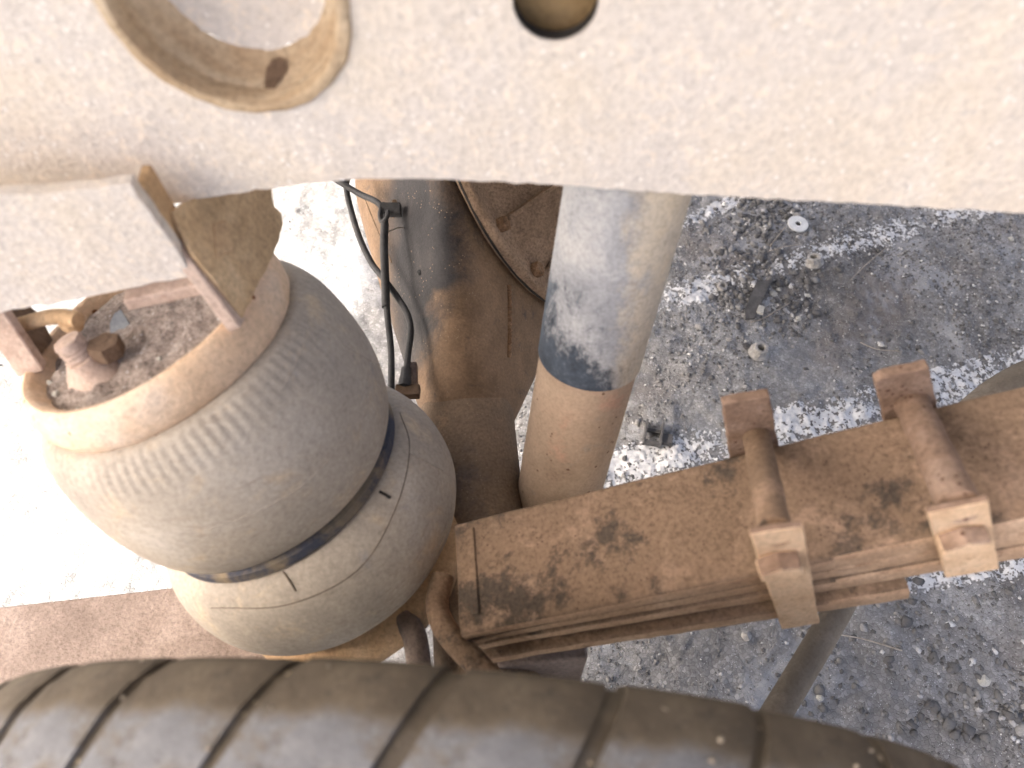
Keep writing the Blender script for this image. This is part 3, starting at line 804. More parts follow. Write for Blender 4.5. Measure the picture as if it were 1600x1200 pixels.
# ================================================================== SPRING BEAM, SEAT AND LEGS UNDER THE AIR SPRING
p0 = at_z(265, 918, 0.425); p1 = at_z(0, 948, 0.425)
bd = (p1 - p0).normalized(); bn = Vector((bd.y, -bd.x, 0)); bn = bn if bn.y < 0 else -bn
beam = thing('trailing_beam', 'flat rust-brown steel beam running out to the left under the bellows', 'beam', p0)
e0 = p0 - bd * 0.16; e1_ = p1 + bd * 0.6
MB().box((e0 + e1_) / 2 + bn * 0.056 - Vector((0, 0, 0.016)), bd * ((e1_ - e0).length / 2), bn * 0.056, Vector((0, 0, 0.016))).build('beam_bar', 'seat', beam, bevel=0.003)
MB().box((e0 + e1_) / 2 + bn * 0.056 - Vector((0, 0, 0.055)), bd * ((e1_ - e0).length / 2 - 0.1), bn * 0.045, Vector((0, 0, 0.020))).build('lower_bar', 'seat', beam, bevel=0.003)

seat = thing('axle_seat', 'brown spring seat block clamped on the axle beneath the leaf spring', 'spring seat', (0.0, 0.22, 0.45))
MB().box((0.028, 0.232, 0.41), Vector((0.045, 0.004, 0)), Vector((-0.003, 0.040, 0)), Vector((0, 0, 0.10))).build('seat_block', 'seat', seat, bevel=0.004)
MB().tube(smooth_path([at_t(692, 900, 0.775), at_t(683, 940, 0.760), at_t(690, 972, 0.738), at_t(710, 1002, 0.712), at_t(745, 1038, 0.695), at_t(790, 1085, 0.685)], 6), 0.0115, 14).build('bent_leg', 'leaf', seat)
MB().tube(smooth_path([at_t(632, 965, 0.80), at_t(648, 995, 0.785), at_t(656, 1050, 0.765)], 4), 0.0125, 14).build('bent_leg', 'seat', seat)
MB().tube([at_t(771, 1012, 0.80), at_t(771, 1070, 0.80)], 0.004, 8).build('pin', 'chip', seat)

# ================================================================== LEAF SPRING
P1 = at_z(770, 803, 0.615)
P2 = at_t(1400, 648, 0.645)
LD = (P2 - P1).normalized()
LW = Vector((LD.y, -LD.x, 0)).normalized()            # across, towards the wheel
LN = LD.cross(LW).normalized()
if LN.z < 0: LN = -LN
LWID = 0.108
def lp(a, w, n): return P1 + LD * a + LW * w + LN * n
leaf = thing('leaf_spring', 'long rusty leaf spring pack sloping up to the right edge', 'leaf spring', lp(0, LWID / 2, -0.08))
def leaf_bar(a0, a1, n_top, th, w0, w1, name, mat, bow=0.0, seed=0):
    b = MB(); K = 40; vs_ = []; fs = []; r = random.Random(seed)
    # rounded-edge cross-section
    rr = th * 0.24
    sec = []
    for cx, cz, a_ in ((w1 - rr, -rr, 0), (w1 - rr, -th + rr, 1), (w0 + rr, -th + rr, 2), (w0 + rr, -rr, 3)):
        for q in range(4):
            an = math.pi / 2 * (1 - q / 3.0) - a_ * math.pi / 2
            sec.append((cx + rr * math.cos(an), cz + rr * math.sin(an)))
    for i in range(K + 1):
        a_ = a0 + (a1 - a0) * i / K
        jw = r.gauss(0, 0.00025); jn = r.gauss(0, 0.00015)
        for (w, n) in sec: vs_.append(lp(a_, w + jw, (n_top + n) * (1.0 + 1.9 * max(0.0, min(a_, 0.45))) + jn))
    S_ = len(sec)
    for i in range(K):
        for k in range(S_):
            fs.append((i * S_ + k, i * S_ + (k + 1) % S_, (i + 1) * S_ + (k + 1) % S_, (i + 1) * S_ + k))
    fs.append(tuple(range(S_))[::-1]); fs.append(tuple(K * S_ + k for k in range(S_)))
    return b.add(vs_, fs).build(name, mat, leaf, angle=50)
A0 = -0.040
def two_tone(o):
    o.data.materials.append(M['leaf_edge'])
    for p in o.data.polygons:
        if abs(p.normal.dot(LN)) < 0.55: p.material_index = 1
two_tone(leaf_bar(A0, 0.95, 0.0, 0.0190, 0.0, LWID, 'leaf', 'leaf', 0, 1))
two_tone(leaf_bar(A0, 0.95, -0.0197, 0.0170, 0.0015, LWID - 0.001, 'leaf', 'leaf', 0, 2))
two_tone(leaf_bar(A0, 0.95, -0.0374, 0.0185, 0.001, LWID + 0.001, 'leaf', 'leaf', 0, 3))
q4 = at_plane(1412, 925, lp(0, LWID, 0), LW); A4 = (q4 - P1).dot(LD)
two_tone(leaf_bar(A0, A4, -0.0575, 0.0190, -0.004, LWID + 0.010, 'leaf', 'leaf', 0, 4))
# end cap strap across the inner end of the pack
MB().box(lp(A0 + 0.016, LWID / 2 - 0.003, 0.0), LD * 0.004, LW * (LWID / 2 - 0.012), LN * 0.0022).build('end_strap', 'leaf', leaf, bevel=0.0015)

def dark_top(o, lim):
    """puts the darker clip_rust material on the upper faces"""
    o.data.materials.append(M['clip_rust'])
    for p in o.data.polygons:
        if p.normal.dot(LN) > lim: p.material_index = 1
def clip(near_px, far_px, bolt_px, head_px, head_r, skew_dirt, seed):
    c = bpy.data.objects.new('rebound_clip', None); c.empty_display_size = 0.02; COL.objects.link(c); c.parent = leaf
    pn = lp(0, LWID + 0.009, 0)
    near = [at_plane(u, v, pn + LW * 0.0055, LW) for u, v in near_px]
    dark_top(MB().plate(rough_loop(near, 0.012, 0.00015, seed), [], -LW, 0.0055).build('near_plate', 'clip', c, bevel=0.0015, seg=3), 0.6)
    pf = lp(0, -0.005, 0)
    far_ = [at_plane(u, v, pf, LW) for u, v in far_px]
    MB().plate(rough_loop(far_, 0.008, 0.0004, seed + 1), [], -LW, 0.009).build('far_plate', 'clip_rust', c, bevel=0.0015)
    (u0, v0), (u1, v1), rad = bolt_px
    q0 = at_plane(u0, v0, pf, LW); q1 = at_plane(u1, v1, pn, LW)
    path = [q0.lerp(q1, k / 10) for k in range(-1, 11)]
    MB().tube(path, [rad * (1 + 0.03 * math.sin(k * 2.1 + seed)) for k in range(12)], 18).build('cross_bolt', 'clip_rust' if seed > 20 else 'leaf', c)
    hp = at_plane(head_px[0], head_px[1] + 8, pn + LW * 0.0055, LW)
    hb_ = MB(); hr = head_r * 0.88
    ang6 = [math.radians(30 + 60 * k) for k in range(6)]
    ring0 = [hp + LD * (hr * 1.12 * math.cos(a_)) + LN * (hr * 0.9 * math.sin(a_)) for a_ in ang6]
    hb_.add(ring0 + [q + LW * 0.014 for q in ring0], [tuple(range(6)), tuple(range(11, 5, -1))] + [(k, (k + 1) % 6, 6 + (k + 1) % 6, 6 + k) for k in range(6)])
    ho = hb_.build('bolt_head', 'clip', c, bevel=0.002, seg=3)
    dark_top(ho, 0.3)
    # caked dirt beside the bolt head
    b = MB()
    for (du, dv, s) in skew_dirt:
        p = at_plane(head_px[0] + du, head_px[1] + dv, pn + LW * 0.0050, LW)
        b.add([p + (LD * q[0] * s * 1.1 + LN * q[1] * s * 0.6 + LW * q[2] * s * 0.32) * random.uniform(0.9, 1.1) for q in iv], [tuple(f) for f in ifc])
    b.build('caked_dirt', 'clip', c, subsurf=2)
    return c
clip([(1172, 836), (1212, 829), (1256, 824), (1268, 900), (1281, 974), (1222, 984), (1196, 910)],
     [(1129, 634), (1140, 631), (1158, 627), (1180, 624), (1204, 620), (1211, 662), (1217, 704), (1222, 745), (1146, 760), (1141, 716)],
     ((1182, 682), (1212, 832), 0.0116), (1213, 862), 0.017, [(-4, 34, 0.010), (16, 30, 0.007)], 11)
clip([(1449, 803), (1500, 793), (1546, 784), (1554, 838), (1562, 890), (1478, 904), (1463, 850)],
     [(1368, 598), (1382, 590), (1406, 584), (1430, 580), (1452, 574), (1460, 612), (1466, 640), (1472, 670), (1386, 690), (1381, 650)],
     ((1424, 630), (1500, 792), 0.0136), (1498, 824), 0.0185, [(0, 32, 0.010), (18, 28, 0.007)], 31)

# ================================================================== AXLE
AXZ = 0.449
ax0 = Vector((-0.042, 0.36, AXZ)); axd = Vector((-0.099, 0.995, 0)).normalized()
axs = Vector((axd.y, -axd.x, 0))                       # sideways, to the right
axle = thing('drive_axle', 'brown grimy drive axle housing widening away behind the bellows', 'axle', ax0)
def axp(y, s=0, z=0): return ax0 + axd * (y - 0.36) + axs * s + Vector((0, 0, z))
tr = 0.0590
MB().lathe([(-0.36, 0.0), (-0.36, 0.056), (-0.05, 0.056), (-0.01, 0.0575), (0.08, tr), (0.205, tr + 0.001)], ax0, axd, 56, close=False).build('axle_tube', 'axle', axle)
wp = []
MB().lathe([(0.188, tr - 0.002), (0.191, tr + 0.0035), (0.195, tr + 0.0055), (0.200, tr + 0.005), (0.204, tr + 0.0015)], ax0, axd, 140,
           wob=lambda i, s, r, th: r + 0.0030 + 0.0006 * math.sin(th * 61 + i) + 0.0006 * math.sin(th * 23), close=False).build('weld_ring', 'axle', axle)
# banjo housing: hull of the tube mouth, swelling sections and the tilted carrier opening, smoothed
FC = Vector((0.0071, 0.8832, 0.5208)); FR = 0.2044; FN = Vector((0.8409, 0.0075, 0.5415)).normalized()
fe1 = FN.cross(Vector((0, 0, 1))).normalized(); fe2 = FN.cross(fe1)
hull = bmesh.new()
def ringv(y, r, zs=1.0):
    for k in range(40):
        th = 2 * math.pi * k / 40; hull.verts.new(axp(y, r * math.cos(th), r * zs * math.sin(th)))
ringv(0.49, tr - 0.006); ringv(0.548, tr + 0.0022); ringv(0.60, 0.073); ringv(0.75, 0.112); ringv(0.92, 0.146, 1.15); ringv(1.06, 0.15, 1.15); ringv(1.25, 0.11); ringv(1.42, 0.066)
for k in range(72):
    th = 2 * math.pi * k / 72; hull.verts.new(FC - FN * 0.004 + FR * 0.985 * (math.cos(th) * fe1 + math.sin(th) * fe2))
res = bmesh.ops.convex_hull(hull, input=hull.verts)
bmesh.ops.delete(hull, geom=[v for v in hull.verts if not v.link_faces], context='VERTS')
b = MB(); hull.verts.index_update()
b.add([v.co.copy() for v in hull.verts], [tuple(v.index for v in f.verts) for f in hull.faces]); hull.free()
housing = b.build('banjo_housing', 'housing', axle, angle=80)
md = housing.modifiers.new('remesh', 'REMESH'); md.mode = 'VOXEL'; md.voxel_size = 0.007; md.use_smooth_shade = True
md = housing.modifiers.new('smooth', 'SMOOTH'); md.iterations = 14; md.factor = 0.5
MB().tube([axp(1.42), axp(2.3)], tr, 40).build('axle_tube', 'axle', axle)
def eval_bvh(o):
    bpy.context.view_layer.update()
    ev = o.evaluated_get(bpy.context.evaluated_depsgraph_get()); m_ = ev.to_mesh(); off = world_loc(o)
    t_ = BVHTree.FromPolygons([v.co + off for v in m_.vertices], [tuple(p.vertices) for p in m_.polygons]); ev.to_mesh_clear(); return t_
hb = eval_bvh(housing)
def hdrape(pxs, rad, name, mat, parent, n=6):
    p = drape(hb, pxs, 0.0, n)
    if len(p) > 2: MB().tube(p, [rad * (1 + 0.25 * math.sin(i * 2.7)) for i in range(len(p))], 8).build(name, mat, parent)
hdrape([(795, 446), (796, 480), (796, 520), (795, 558)], 0.0034, 'weld_bead', 'weld', housing, 10)
hdrape([(566, 300), (590, 360), (612, 410)], 0.0012, 'casting_seam', 'axle', housing)
p = drape(hb, [(656, 426), (656.5, 427), (657, 428)], 0.0)
if p: MB().lathe([(0, 0.004), (0.002, 0.0035), (0.003, 0.0)], p[0], Vector((0, -0.3, 1)), 12).build('drain_plug', 'cable', housing)
# carrier flange, gasket line and ribbed carrier cone
def fp(r, th, s): return FC + FN * s + r * (math.cos(th) * fe1 + math.sin(th) * fe2)
carrier = MB().lathe([(0.0, FR), (0.0045, FR), (0.006, FR - 0.001), (0.006, FR + 0.003), (0.016, FR + 0.003), (0.0185, FR), (0.0185, FR - 0.034), (0.024, FR - 0.040), (0.060, FR - 0.070), (0.11, FR - 0.105), (0.16, 0.072), (0.24, 0.066), (0.26, 0.0)],
                     FC, FN, 120, wob=lambda i, s, r, th: r * (1 + 0.003 * math.sin(th * 13 + i) + 0.002 * math.sin(th * 37)), close=False).build('carrier', 'carrier', axle, angle=60)
MB().lathe([(0.0035, FR - 0.006), (0.0040, FR + 0.0042), (0.0066, FR + 0.0042), (0.007, FR - 0.006)], FC, FN, 120, close=False).build('gasket', 'black', axle)
for k in range(14):
    th = 2 * math.pi * k / 14 + 0.05
    c = fp(FR - 0.016, th, 0.0185)
    MB().prism(c, FN, 0.0105, 0.011, 6, k).build('flange_bolt', 'weld', carrier, bevel=0.001)
for k in range(10):
    th = 2 * math.pi * (k + 0.35) / 10
    t_ = -math.sin(th) * fe1 + math.cos(th) * fe2
    tri = [fp(FR - 0.036, th, 0.0180), fp(0.070, th, 0.16), fp(0.060, th, 0.20), fp(FR - 0.034, th, 0.030)]
    MB().plate(tri, [], t_, 0.007).build('rib', 'carrier', carrier, bevel=0.0015)

# ================================================================== SHOCK ABSORBER
s_top = at_t(982, 285, 0.625); s_mid = at_t(924, 575, 0.835); s_bot = at_t(868, 790, 0.945)
sd = (s_bot - s_top).normalized()
L_bot = (s_bot - s_top).length
def vrow(p):
    q = p - CAM; return 600 - FPX * q.dot(UP) / q.dot(FW)
L_mid = next(k * 0.001 for k in range(1000) if vrow(s_top + sd * (k * 0.001)) > 552)
shock = thing('shock_absorber', 'stout upright shock absorber with blue-black dust cover over a dusty tan tube', 'shock absorber', s_bot)
def sp(k): return s_top + sd * k
LOW_X, LOW_Z = (sp(L_mid) - s_bot).x, (sp(L_mid) - s_bot).z
M['cover'] = shock_cover_mat()
MB().lathe([(-0.06, 0.02), (-0.055, 0.046), (-0.045, 0.0515), (0.0, 0.0515), (L_mid * 0.5, 0.0515), (L_mid, 0.0512), (L_mid, 0.0495), (L_mid - 0.03, 0.0490)], s_top, sd, 72,
           wob=lambda i, s, r, th: r * (1 + 0.002 * math.sin(th * 3 + s * 30)), close=False).build('dust_cover', 'cover', shock)
MB().lathe([(L_mid - 0.05, 0.0492), (L_mid + 0.05, 0.0492), (L_bot * 0.9, 0.0492), (L_bot + 0.06, 0.0492), (L_bot + 0.068, 0.043), (L_bot + 0.07, 0.0)], s_top, sd, 72, close=False,
           wob=lambda i, s, r, th: r * (1 + 0.002 * math.sin(th * 2 + s * 20))).build('body_tube', 'shock', shock)
MB().tube([sp(L_bot + 0.095) - Vector((0.035, 0, 0)), sp(L_bot + 0.095) + Vector((0.035, 0, 0))], 0.03, 24).build('lower_eye', 'brown', shock)

# ================================================================== BRAKE CABLES
cab = thing('sensor_cable', 'thin black cable hanging straight down beside the axle from a small clamp', 'cable', at_t(612, 600, 0.93))
pA = [at_t(505, 268, 1.07), at_t(532, 285, 1.06), at_t(562, 303, 1.05), at_t(588, 315, 1.03), at_t(598, 328, 1.02), at_t(602, 345, 1.01), at_t(600, 385, 1.0), at_t(602, 440, 0.985), at_t(605, 490, 0.97), at_t(611, 550, 0.95), at_t(611, 620, 0.93), at_t(606, 680, 0.92)]
MB().tube(smooth_path(pA, 8), 0.0042, 10).build('cable_run', 'cable', cab)
MB().tube(smooth_path([at_t(601, 350, 1.009), at_t(600, 385, 0.999), at_t(602, 440, 0.984), at_t(603, 480, 0.972)], 6), 0.0056, 10).build('sleeve', 'cable', cab)
MB().box(at_t(610, 328, 1.02), Vector((0.014, 0, 0)), Vector((0, 0.006, 0.004)), Vector((0, -0.003, 0.007))).build('clamp', 'cable', cab, bevel=0.001)
MB().box(at_t(628, 330, 1.05), Vector((0.013, 0.0, 0)), Vector((0, 0.009, 0.002)), Vector((0, 0, 0.012))).build('clamp_bracket', 'axle', cab, bevel=0.002)
MB().tube(smooth_path([at_t(600, 318, 1.02), at_t(594, 332, 1.012), at_t(596, 346, 1.008), at_t(604, 340, 1.005), at_t(606, 330, 1.01)], 5), 0.0032, 8).build('cable_tie', 'cable', cab)
MB().tube(smooth_path([at_t(607, 362, 1.01), at_t(622, 356, 1.02), at_t(640, 356, 1.03), at_t(646, 362, 1.03)], 5), 0.0009, 6).build('tie_tail', 'straw', cab)
cab2 = thing('brake_hose', 'thin black hose curving round the axle side to an elbow fitting', 'hose', at_t(632, 605, 0.93))
pB = [at_t(546, 270, 1.08), at_t(541, 292, 1.07), at_t(549, 330, 1.06), at_t(562, 372, 1.04), at_t(580, 410, 1.02), at_t(600, 436, 1.0), at_t(622, 466, 0.985), at_t(636, 490, 0.97), at_t(642, 515, 0.96), at_t(638, 550, 0.95), at_t(634, 590, 0.94), at_t(632, 606, 0.935)]
MB().tube(smooth_path(pB, 8), 0.0042, 10).build('hose_run', 'cable', cab2)
MB().lathe([(0, 0.006), (0.012, 0.007), (0.018, 0.008), (0.024, 0.008), (0.026, 0.0)], at_t(635, 575, 0.945), at_t(632, 606, 0.935) - at_t(635, 575, 0.945), 14).build('ferrule', 'cable', cab2)
MB().box(at_t(637, 612, 0.935), Vector((0.015, 0.0, 0)), Vector((0, 0.008, 0)), Vector((0, 0, 0.006))).build('elbow', 'brown', cab2, bevel=0.002)
MB().box(at_t(645, 585, 0.955), Vector((0.006, 0.0, 0)), Vector((0, 0.010, 0.008)), Vector((0, 0, 0.006))).build('elbow_bracket', 'seat', cab2, bevel=0.002)

# ================================================================== ANTI-ROLL BAR
bar = thing('stabiliser_bar', 'round dusty stabiliser bar passing under the right part of the leaf spring', 'bar', at_z(1310, 950, 0.33))
ZB = 0.33
pts = [at_z(1120, 1300, ZB), at_z(1190, 1155, ZB), at_z(1245, 1062, ZB), at_z(1305, 960, ZB), at_z(1375, 830, ZB), at_z(1440, 728, ZB), at_z(1508, 655, ZB + .01), at_z(1585, 602, ZB + .02), at_z(1690, 566, ZB + .03), at_z(1850, 530, ZB + .03)]
bp = smooth_path(pts, 8)
MB().tube(bp, [0.0172 + 0.011 * max(0.0, min(1.0, (k / len(bp) - 0.55) / 0.25)) for k in range(len(bp))], 28).build('bar_tube', 'rod', bar)

# ================================================================== TYRE
M['tyre'] = tyre_mat()
TR = 0.4489; TYAW = -0.0832
tcx, tcy = -0.029, 0.0987
TXD = Vector((math.cos(TYAW), math.sin(TYAW), 0)); TAX = Vector((-math.sin(TYAW), math.cos(TYAW), 0))    # TAX points inwards, to the axle
TW = 0.27
SH = 0.026                                             # mesh origin sits SH outboard of the inner tread edge
tyre = thing('truck_tyre', 'big muddy black tyre with blocky tread along the bottom edge', 'tyre', Vector((tcx, tcy, TR)) - TAX * SH)
tyre.rotation_euler = (0, 0, TYAW)
def tyre_part(name, verts, faces, mat, parent, smooth=True, angle=40, bevel=0.0):
    me = bpy.data.meshes.new(name); me.from_pydata(verts, [], faces)
    bm = bmesh.new(); bm.from_mesh(me); bmesh.ops.recalc_face_normals(bm, faces=bm.faces)
    for e in bm.edges:
        if len(e.link_faces) == 2: e.smooth = e.calc_face_angle(0) < math.radians(angle)
    bm.to_mesh(me); bm.free()
    for p in me.polygons: p.use_smooth = smooth
    me.materials.append(M[mat]); o = bpy.data.objects.new(name, me); COL.objects.link(o); o.parent = parent
    return o
# carcass: local y runs along the axle, inner edge at y = SH
prof = [(SH - TW + 0.03, 0.22), (SH - TW + 0.004, 0.26), (SH - TW - 0.012, 0.34), (SH - TW, 0.405), (SH - TW + 0.016, 0.430), (SH - TW + 0.04, 0.4450), (SH - 0.035, 0.4450), (SH - 0.012, 0.4382), (SH - 0.001, 0.4275), (SH + 0.004, 0.405), (SH + 0.012, 0.34), (SH - 0.004, 0.26), (SH - 0.03, 0.22)]
n = 160; vs_ = []; fs = []
for (y, r) in prof:
    for k in range(n):
        th = 2 * math.pi * k / n; vs_.append((r * math.sin(th), y, r * math.cos(th)))
for i in range(len(prof) - 1):
    for k in range(n):
        p = i * n + k; q = i * n + (k + 1) % n; fs.append((p, q, q + n, p + n))
tyre_part('carcass', vs_, fs, 'tyre', tyre, angle=60)
NB = 32
def tread_block(sec, slant, gap, K=8):
    """sec: (y, r_top) across the block; base at r 0.432; returns verts and faces of one block centred on angle 0"""
    vs_, fs = [], []; half = math.pi / NB - gap / TR / 2; m_ = len(sec)
    for i in range(K + 1):
        for (y, rt) in sec:
            th = -half + 2 * half * i / K + slant * (y - sec[0][0]) / TR
            zz = 0.0012 * (1 if 0 < i < K else 0)
            vs_.append(((rt + zz - 0.0012) * math.sin(th), y, (rt + zz - 0.0012) * math.cos(th)))
    for i in range(K + 1):
        for (y, rt) in sec:
            th = -half * 1.05 + 2 * half * 1.05 * i / K + slant * (y - sec[0][0]) / TR
            rb = 0.431 if y < SH - 0.02 else (0.425 if y < SH - 0.008 else 0.414)
            vs_.append((rb * math.sin(th), y, rb * math.cos(th)))
    N = (K + 1) * m_
    for i in range(K):
        for j in range(m_ - 1):
            a_ = i * m_ + j; fs.append((a_, a_ + 1, a_ + 1 + m_, a_ + m_))
    for i in range(K):
        for j in (0, m_ - 1):
            a_ = i * m_ + j; fs.append((a_, a_ + m_, a_ + m_ + N, a_ + N))
    for j in range(m_ - 1):
        for i in (0, K):
            a_ = i * m_ + j; fs.append((a_, a_ + 1, a_ + 1 + N, a_ + N))
    return vs_, fs
RT_ = TR + 0.0016
rows = [
    ([(SH - 0.066, RT_ - 0.001), (SH - 0.063, RT_), (SH - 0.045, RT_), (SH - 0.030, RT_ - 0.0003), (SH - 0.0265, RT_ - 0.0012), (SH - 0.022, RT_ - 0.0032), (SH - 0.016, RT_ - 0.0052), (SH - 0.012, RT_ - 0.0080), (SH - 0.004, RT_ - 0.0125), (SH + 0.001, RT_ - 0.020), (SH + 0.003, RT_ - 0.030)], 0.50, 0.012),
    ([(SH - 0.128, RT_ - 0.001), (SH - 0.125, RT_), (SH - 0.08, RT_), (SH - 0.077, RT_ - 0.001)], -0.7, 0.010),
    ([(SH - 0.190, RT_ - 0.001), (SH - 0.187, RT_), (SH - 0.142, RT_), (SH - 0.139, RT_ - 0.001)], 0.7, 0.010),
    ([(SH - 0.268, RT_ - 0.022), (SH - 0.258, RT_ - 0.012), (SH - 0.245, RT_ - 0.003), (SH - 0.238, RT_), (SH - 0.204, RT_), (SH - 0.201, RT_ - 0.001)], -0.85, 0.012),
]
for ri, (sec, sl_, gap) in enumerate(rows):
    v_, f_ = tread_block(sec, sl_, gap)
    first = None
    for k in range(NB):
        ang = 2 * math.pi * (k + 0.5 * (ri % 2) + 0.12) / NB
        if first is None:
            o = tyre_part('tread_block', v_, f_, 'tyre', tyre, angle=35); first = o
        else:
            o = first.copy(); COL.objects.link(o); o.parent = tyre
        o.rotation_euler = (random.gauss(0, 0.0012), ang + random.gauss(0, 0.003), 0); o.scale = (1 + random.gauss(0, 0.0012),) * 3
# grit lodged on the tread
for k in range(14):
    th = random.uniform(-0.55, 0.62); y = SH - random.uniform(0.0, 0.05); r = RT_ - (0.010 if y > SH - 0.012 else (0.0055 if y > SH - 0.022 else 0.0))
    s = random.uniform(0.0008, 0.0019)
    c = Vector((r * math.sin(th), y, r * math.cos(th)))
    o = tyre_part('pebble', [tuple(c + Vector(q) * s * random.uniform(0.7, 1.3)) for q in iv], [tuple(f) for f in ifc], 'rod', tyre)

# ================================================================== LITTER ON THE GROUND
def on_ground(u, v, lift=0.0): return g_at(u, v, lift)
wz = on_ground(1245, 354, 0.006)
MB().lathe([(0.0, 0.0068), (0.0, 0.0225), (0.001, 0.0235), (0.0035, 0.0235), (0.0045, 0.0225), (0.0045, 0.0068), (0.0, 0.0068)], wz, Vector((0.03, -0.1, 1)), 48, close=False).build('washer', 'washer', loc=wz)
tag(bpy.data.objects['washer'], 'bright white flat washer lying on the gravel', 'washer')

def flange_nut(name, u, v, label, tilt, flange, r, h, cat='nut', mat='nut', hole=0.55, skirt_low=True):
    c = on_ground(u, v, 0.002); t = thing(name, label, cat, c, 'steel nuts dropped on the asphalt'); ax = Vector(tilt).normalized()
    if flange:
        MB().lathe([(0, r * hole), (0, r * 1.45), (0.003, r * 1.5), (0.006, r * 1.35), (0.008, r * 1.0)], c, ax, 36, close=False).build('flange', mat, t)
    b = MB(); e1 = ax.orthogonal().normalized(); e2 = ax.cross(e1); N = 36; vs_ = []; fs = []
    z0 = 0.006 if flange else 0.0
    def hexr(th): return r / math.cos(((th + math.pi / 6) % (math.pi / 3)) - math.pi / 6)
    rings = [(z0, 1.0, 0), (z0 + h * 0.9, 1.0, 0), (z0 + h, 0.9, 0), (z0 + h, hole + 0.06, 1), (z0 + h - 0.002, hole, 1), (z0, hole, 1)]
    for (s, k_, rnd) in rings:
        for i in range(N):
            th = 2 * math.pi * i / N; rr = r * k_ if rnd else hexr(th) * k_
            vs_.append(c + ax * s + rr * (math.cos(th) * e1 + math.sin(th) * e2))
    for j in range(len(rings) - 1):
        for i in range(N): fs.append((j * N + i, j * N + (i + 1) % N, (j + 1) * N + (i + 1) % N, (j + 1) * N + i))
    b.add(vs_, fs).build('hex_body', mat, t, angle=30)
    return t
flange_nut('flange_nut', 1184, 552, 'pale grey flanged nut standing flange-down, nearest the tan shock tube and the spring', (0.06, -0.1, 1), True, 0.0140, 0.017)
flange_nut('steel_nut', 1271, 413, 'rounded grey nut tilted on the white stripe below the washer', (-0.25, 0.2, 1), True, 0.0140, 0.014)
flange_nut('small_nut', 1126, 452, 'small dark grey nut on the edge of the paint stripe, closest to the shock absorber', (0.15, -0.25, 1), False, 0.0100, 0.011)

gz = on_ground(1182, 475, 0.0)
sh_ = [on_ground(1164, 500), on_ground(1163, 486), on_ground(1172, 462), on_ground(1180, 448), on_ground(1202, 445), on_ground(1199, 452), on_ground(1190, 474), on_ground(1178, 500)]
sh_ = [p.lerp(p, 0) + Vector((0, 0, 0.006 + 0.010 * (i in (3, 4, 5)))) for i, p in enumerate(sh_)]
b = MB(); N = len(sh_)
b.add([p for p in sh_] + [p - Vector((0, 0, 0.005)) for p in sh_], [tuple(range(N)), tuple(range(2 * N - 1, N - 1, -1))] + [(i, (i + 1) % N, N + (i + 1) % N, N + i) for i in range(N)])
o = b.build('rubber_shard', 'scrap', loc=gz, smooth=False, bevel=0.001); tag(o, 'flat dark grey pointed shard lying among the gravel', 'shard')
gz = on_ground(1187, 488, 0.004)
b = MB(); b.box(gz + Vector((0, 0, 0.002)), Vector((0.0045, 0.010, 0)), Vector((-0.0065, 0.003, 0)), Vector((0, 0, 0.003)))
o = b.build('stone_chip', 'chip', loc=gz, smooth=False, bevel=0.0015); tag(o, 'pale cream stone chip touching the dark shard', 'stone')
def stone(u, v, r, label, mat='nut', seed=0):
    rr = random.Random(seed); c = on_ground(u, v, r * 0.3)
    b = MB(); b.add([c + Vector((q[0] * r * 1.15, q[1] * r, q[2] * r * 0.65)) * rr.uniform(0.75, 1.2) * 1.0 if False else c + Vector((q[0] * r * 1.15, q[1] * r, q[2] * r * 0.65)) * rr.uniform(0.75, 1.2) for q in iv], [tuple(f) for f in ifc])
    o = b.build('stone_chip', mat, loc=c, smooth=False, bevel=0.0006); tag(o, label, 'stone')
stone(1092, 512, 0.0095, 'grey angular stone nearest the blue-black dust cover', 'nut', 2)
stone(1139, 532, 0.0065, 'small pale stone left of the flanged nut', 'nut', 3)
stone(1166, 543, 0.0095, 'dull grey stone touching the left side of the flanged nut', 'scrap', 4)
stone(1208, 460, 0.0080, 'pale angular stone right of the dark shard tip', 'chip', 5)
stone(1248, 497, 0.0070, 'slim whitish stone well right of the dark shard', 'chip', 6)
stone(1580, 373, 0.0085, 'lone white stone near the right edge under the rail', 'chip', 7)
stone(1264, 460, 0.0060, 'small whitish stone below the tilted nut', 'chip', 8)
stone(1217, 453, 0.0060, 'cream stone beside the pale angular stone', 'chip', 9)
stone(1165, 995, 0.0095, 'grey pebble just under the foot of the left clip', 'nut', 10)
stone(1282, 1090, 0.0065, 'white pebble beside the stabiliser bar above the tyre', 'chip', 11)
stone(1535, 1065, 0.011, 'brown-grey stone near the lower right corner', 'chip', 12)

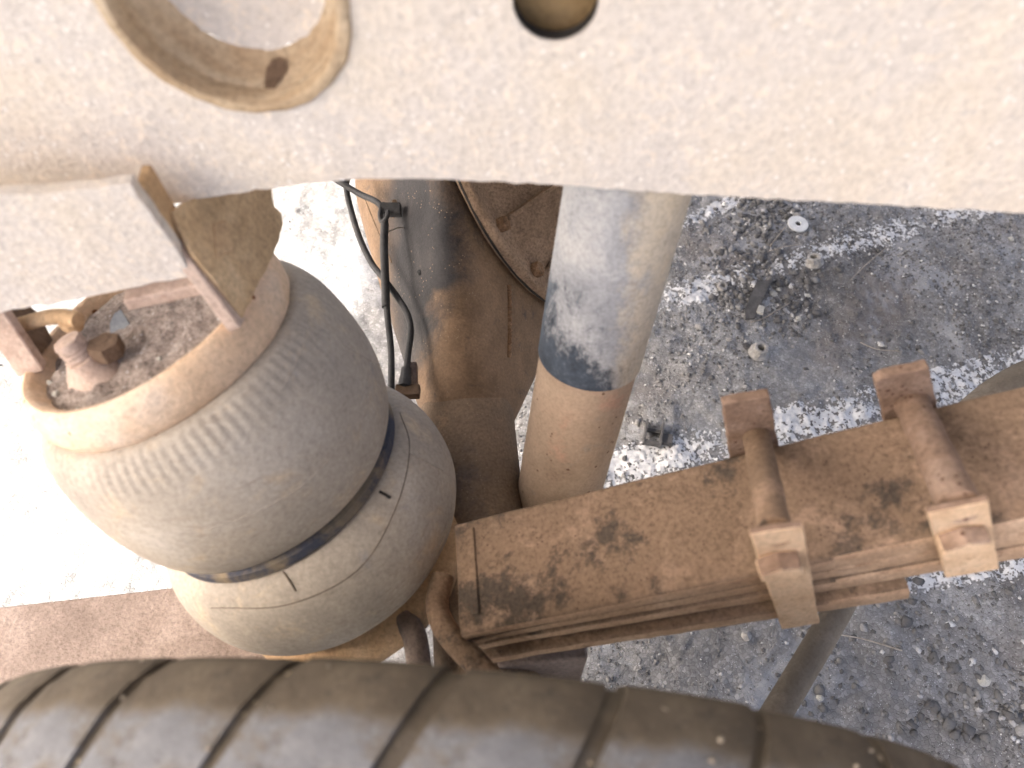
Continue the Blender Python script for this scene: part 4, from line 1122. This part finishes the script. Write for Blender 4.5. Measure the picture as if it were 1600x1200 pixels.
# broken plastic clip
bc = on_ground(1022, 684, 0.002)
t = thing('plastic_clip', 'broken dark plastic clip on the white stripe beside the tan tube', 'plastic clip', bc)
e1, e2 = Vector((0.97, -0.22, 0)), Vector((0.22, 0.97, 0)); z = Vector((0, 0, 1))
MB().box(bc + e1 * -0.019 + z * 0.010, e1 * 0.0022, e2 * 0.024, z * 0.010).build('side_wall', 'scrap', t, bevel=0.0008)
MB().box(bc + e1 * 0.012 + z * 0.010, e1 * 0.0022, e2 * 0.024, z * 0.010).build('side_wall', 'scrap', t, bevel=0.0008)
MB().box(bc + e1 * -0.003 + e2 * -0.021 + z * 0.009, e1 * 0.014, e2 * 0.0025, z * 0.008).build('cross_bar', 'scrap', t, bevel=0.0008)
MB().box(bc + e1 * -0.003 + e2 * 0.008 + z * 0.005, e1 * 0.014, e2 * 0.004, z * 0.003).build('cross_bar', 'scrap', t, bevel=0.0008)
MB().box(bc + e1 * 0.024 + e2 * -0.006 + z * 0.007, e1 * 0.010, e2 * 0.010, z * 0.006).build('tongue', 'scrap', t, bevel=0.0012)

def straw(pxs, label, r=0.0011):
    p = smooth_path([on_ground(u, v, 0.006) for u, v in pxs], 6); b = MB().tube(p, r, 6)
    o = b.build('straw', 'straw', loc=p[0]); tag(o, label, 'straw')
straw([(1172, 506), (1190, 500), (1212, 488), (1234, 474)], 'curved dry stalk running right from the foot of the dark shard')
straw([(1198, 396), (1222, 390), (1246, 386)], 'dry stalk lying between washer and white stripe')
straw([(1202, 388), (1214, 372), (1226, 358)], 'reddish thin stalk leaning against the washer', 0.0014)
straw([(1328, 440), (1352, 416), (1384, 388)], 'straight dry stalk out on the open asphalt right of the tilted nut')
straw([(1344, 535), (1370, 546), (1402, 552)], 'pale curved stalk above the right clip', 0.0010)
straw([(1296, 992), (1345, 1000), (1404, 1020)], 'long pale stalk beside the stabiliser bar', 0.0013)
straw([(818, 712), (826, 700), (838, 690)], 'short cream stalk in the gap between axle and tan tube', 0.0014)

# ================================================================== SHADE DECK OVERHEAD (unseen, added to shade the chassis)
bed = thing('shade_deck', 'unseen flat grey deck added over the chassis for shade', 'shade deck', (0.9, 1.7, 1.78))
for k in range(8):
    x0 = -2.12 + k * 0.74
    MB().box((x0 + 0.37, 1.05, 1.80), (0.3685, 0, 0), (0, 1.32, 0), (0, 0, 0.02)).build('shade_panel', 'deck', bed)
for k in range(4):
    MB().box((-1.6 + k * 1.4, 1.05, 1.745), (0.04, 0, 0), (0, 1.3, 0), (0, 0, 0.034)).build('shade_beam', 'deck', bed)
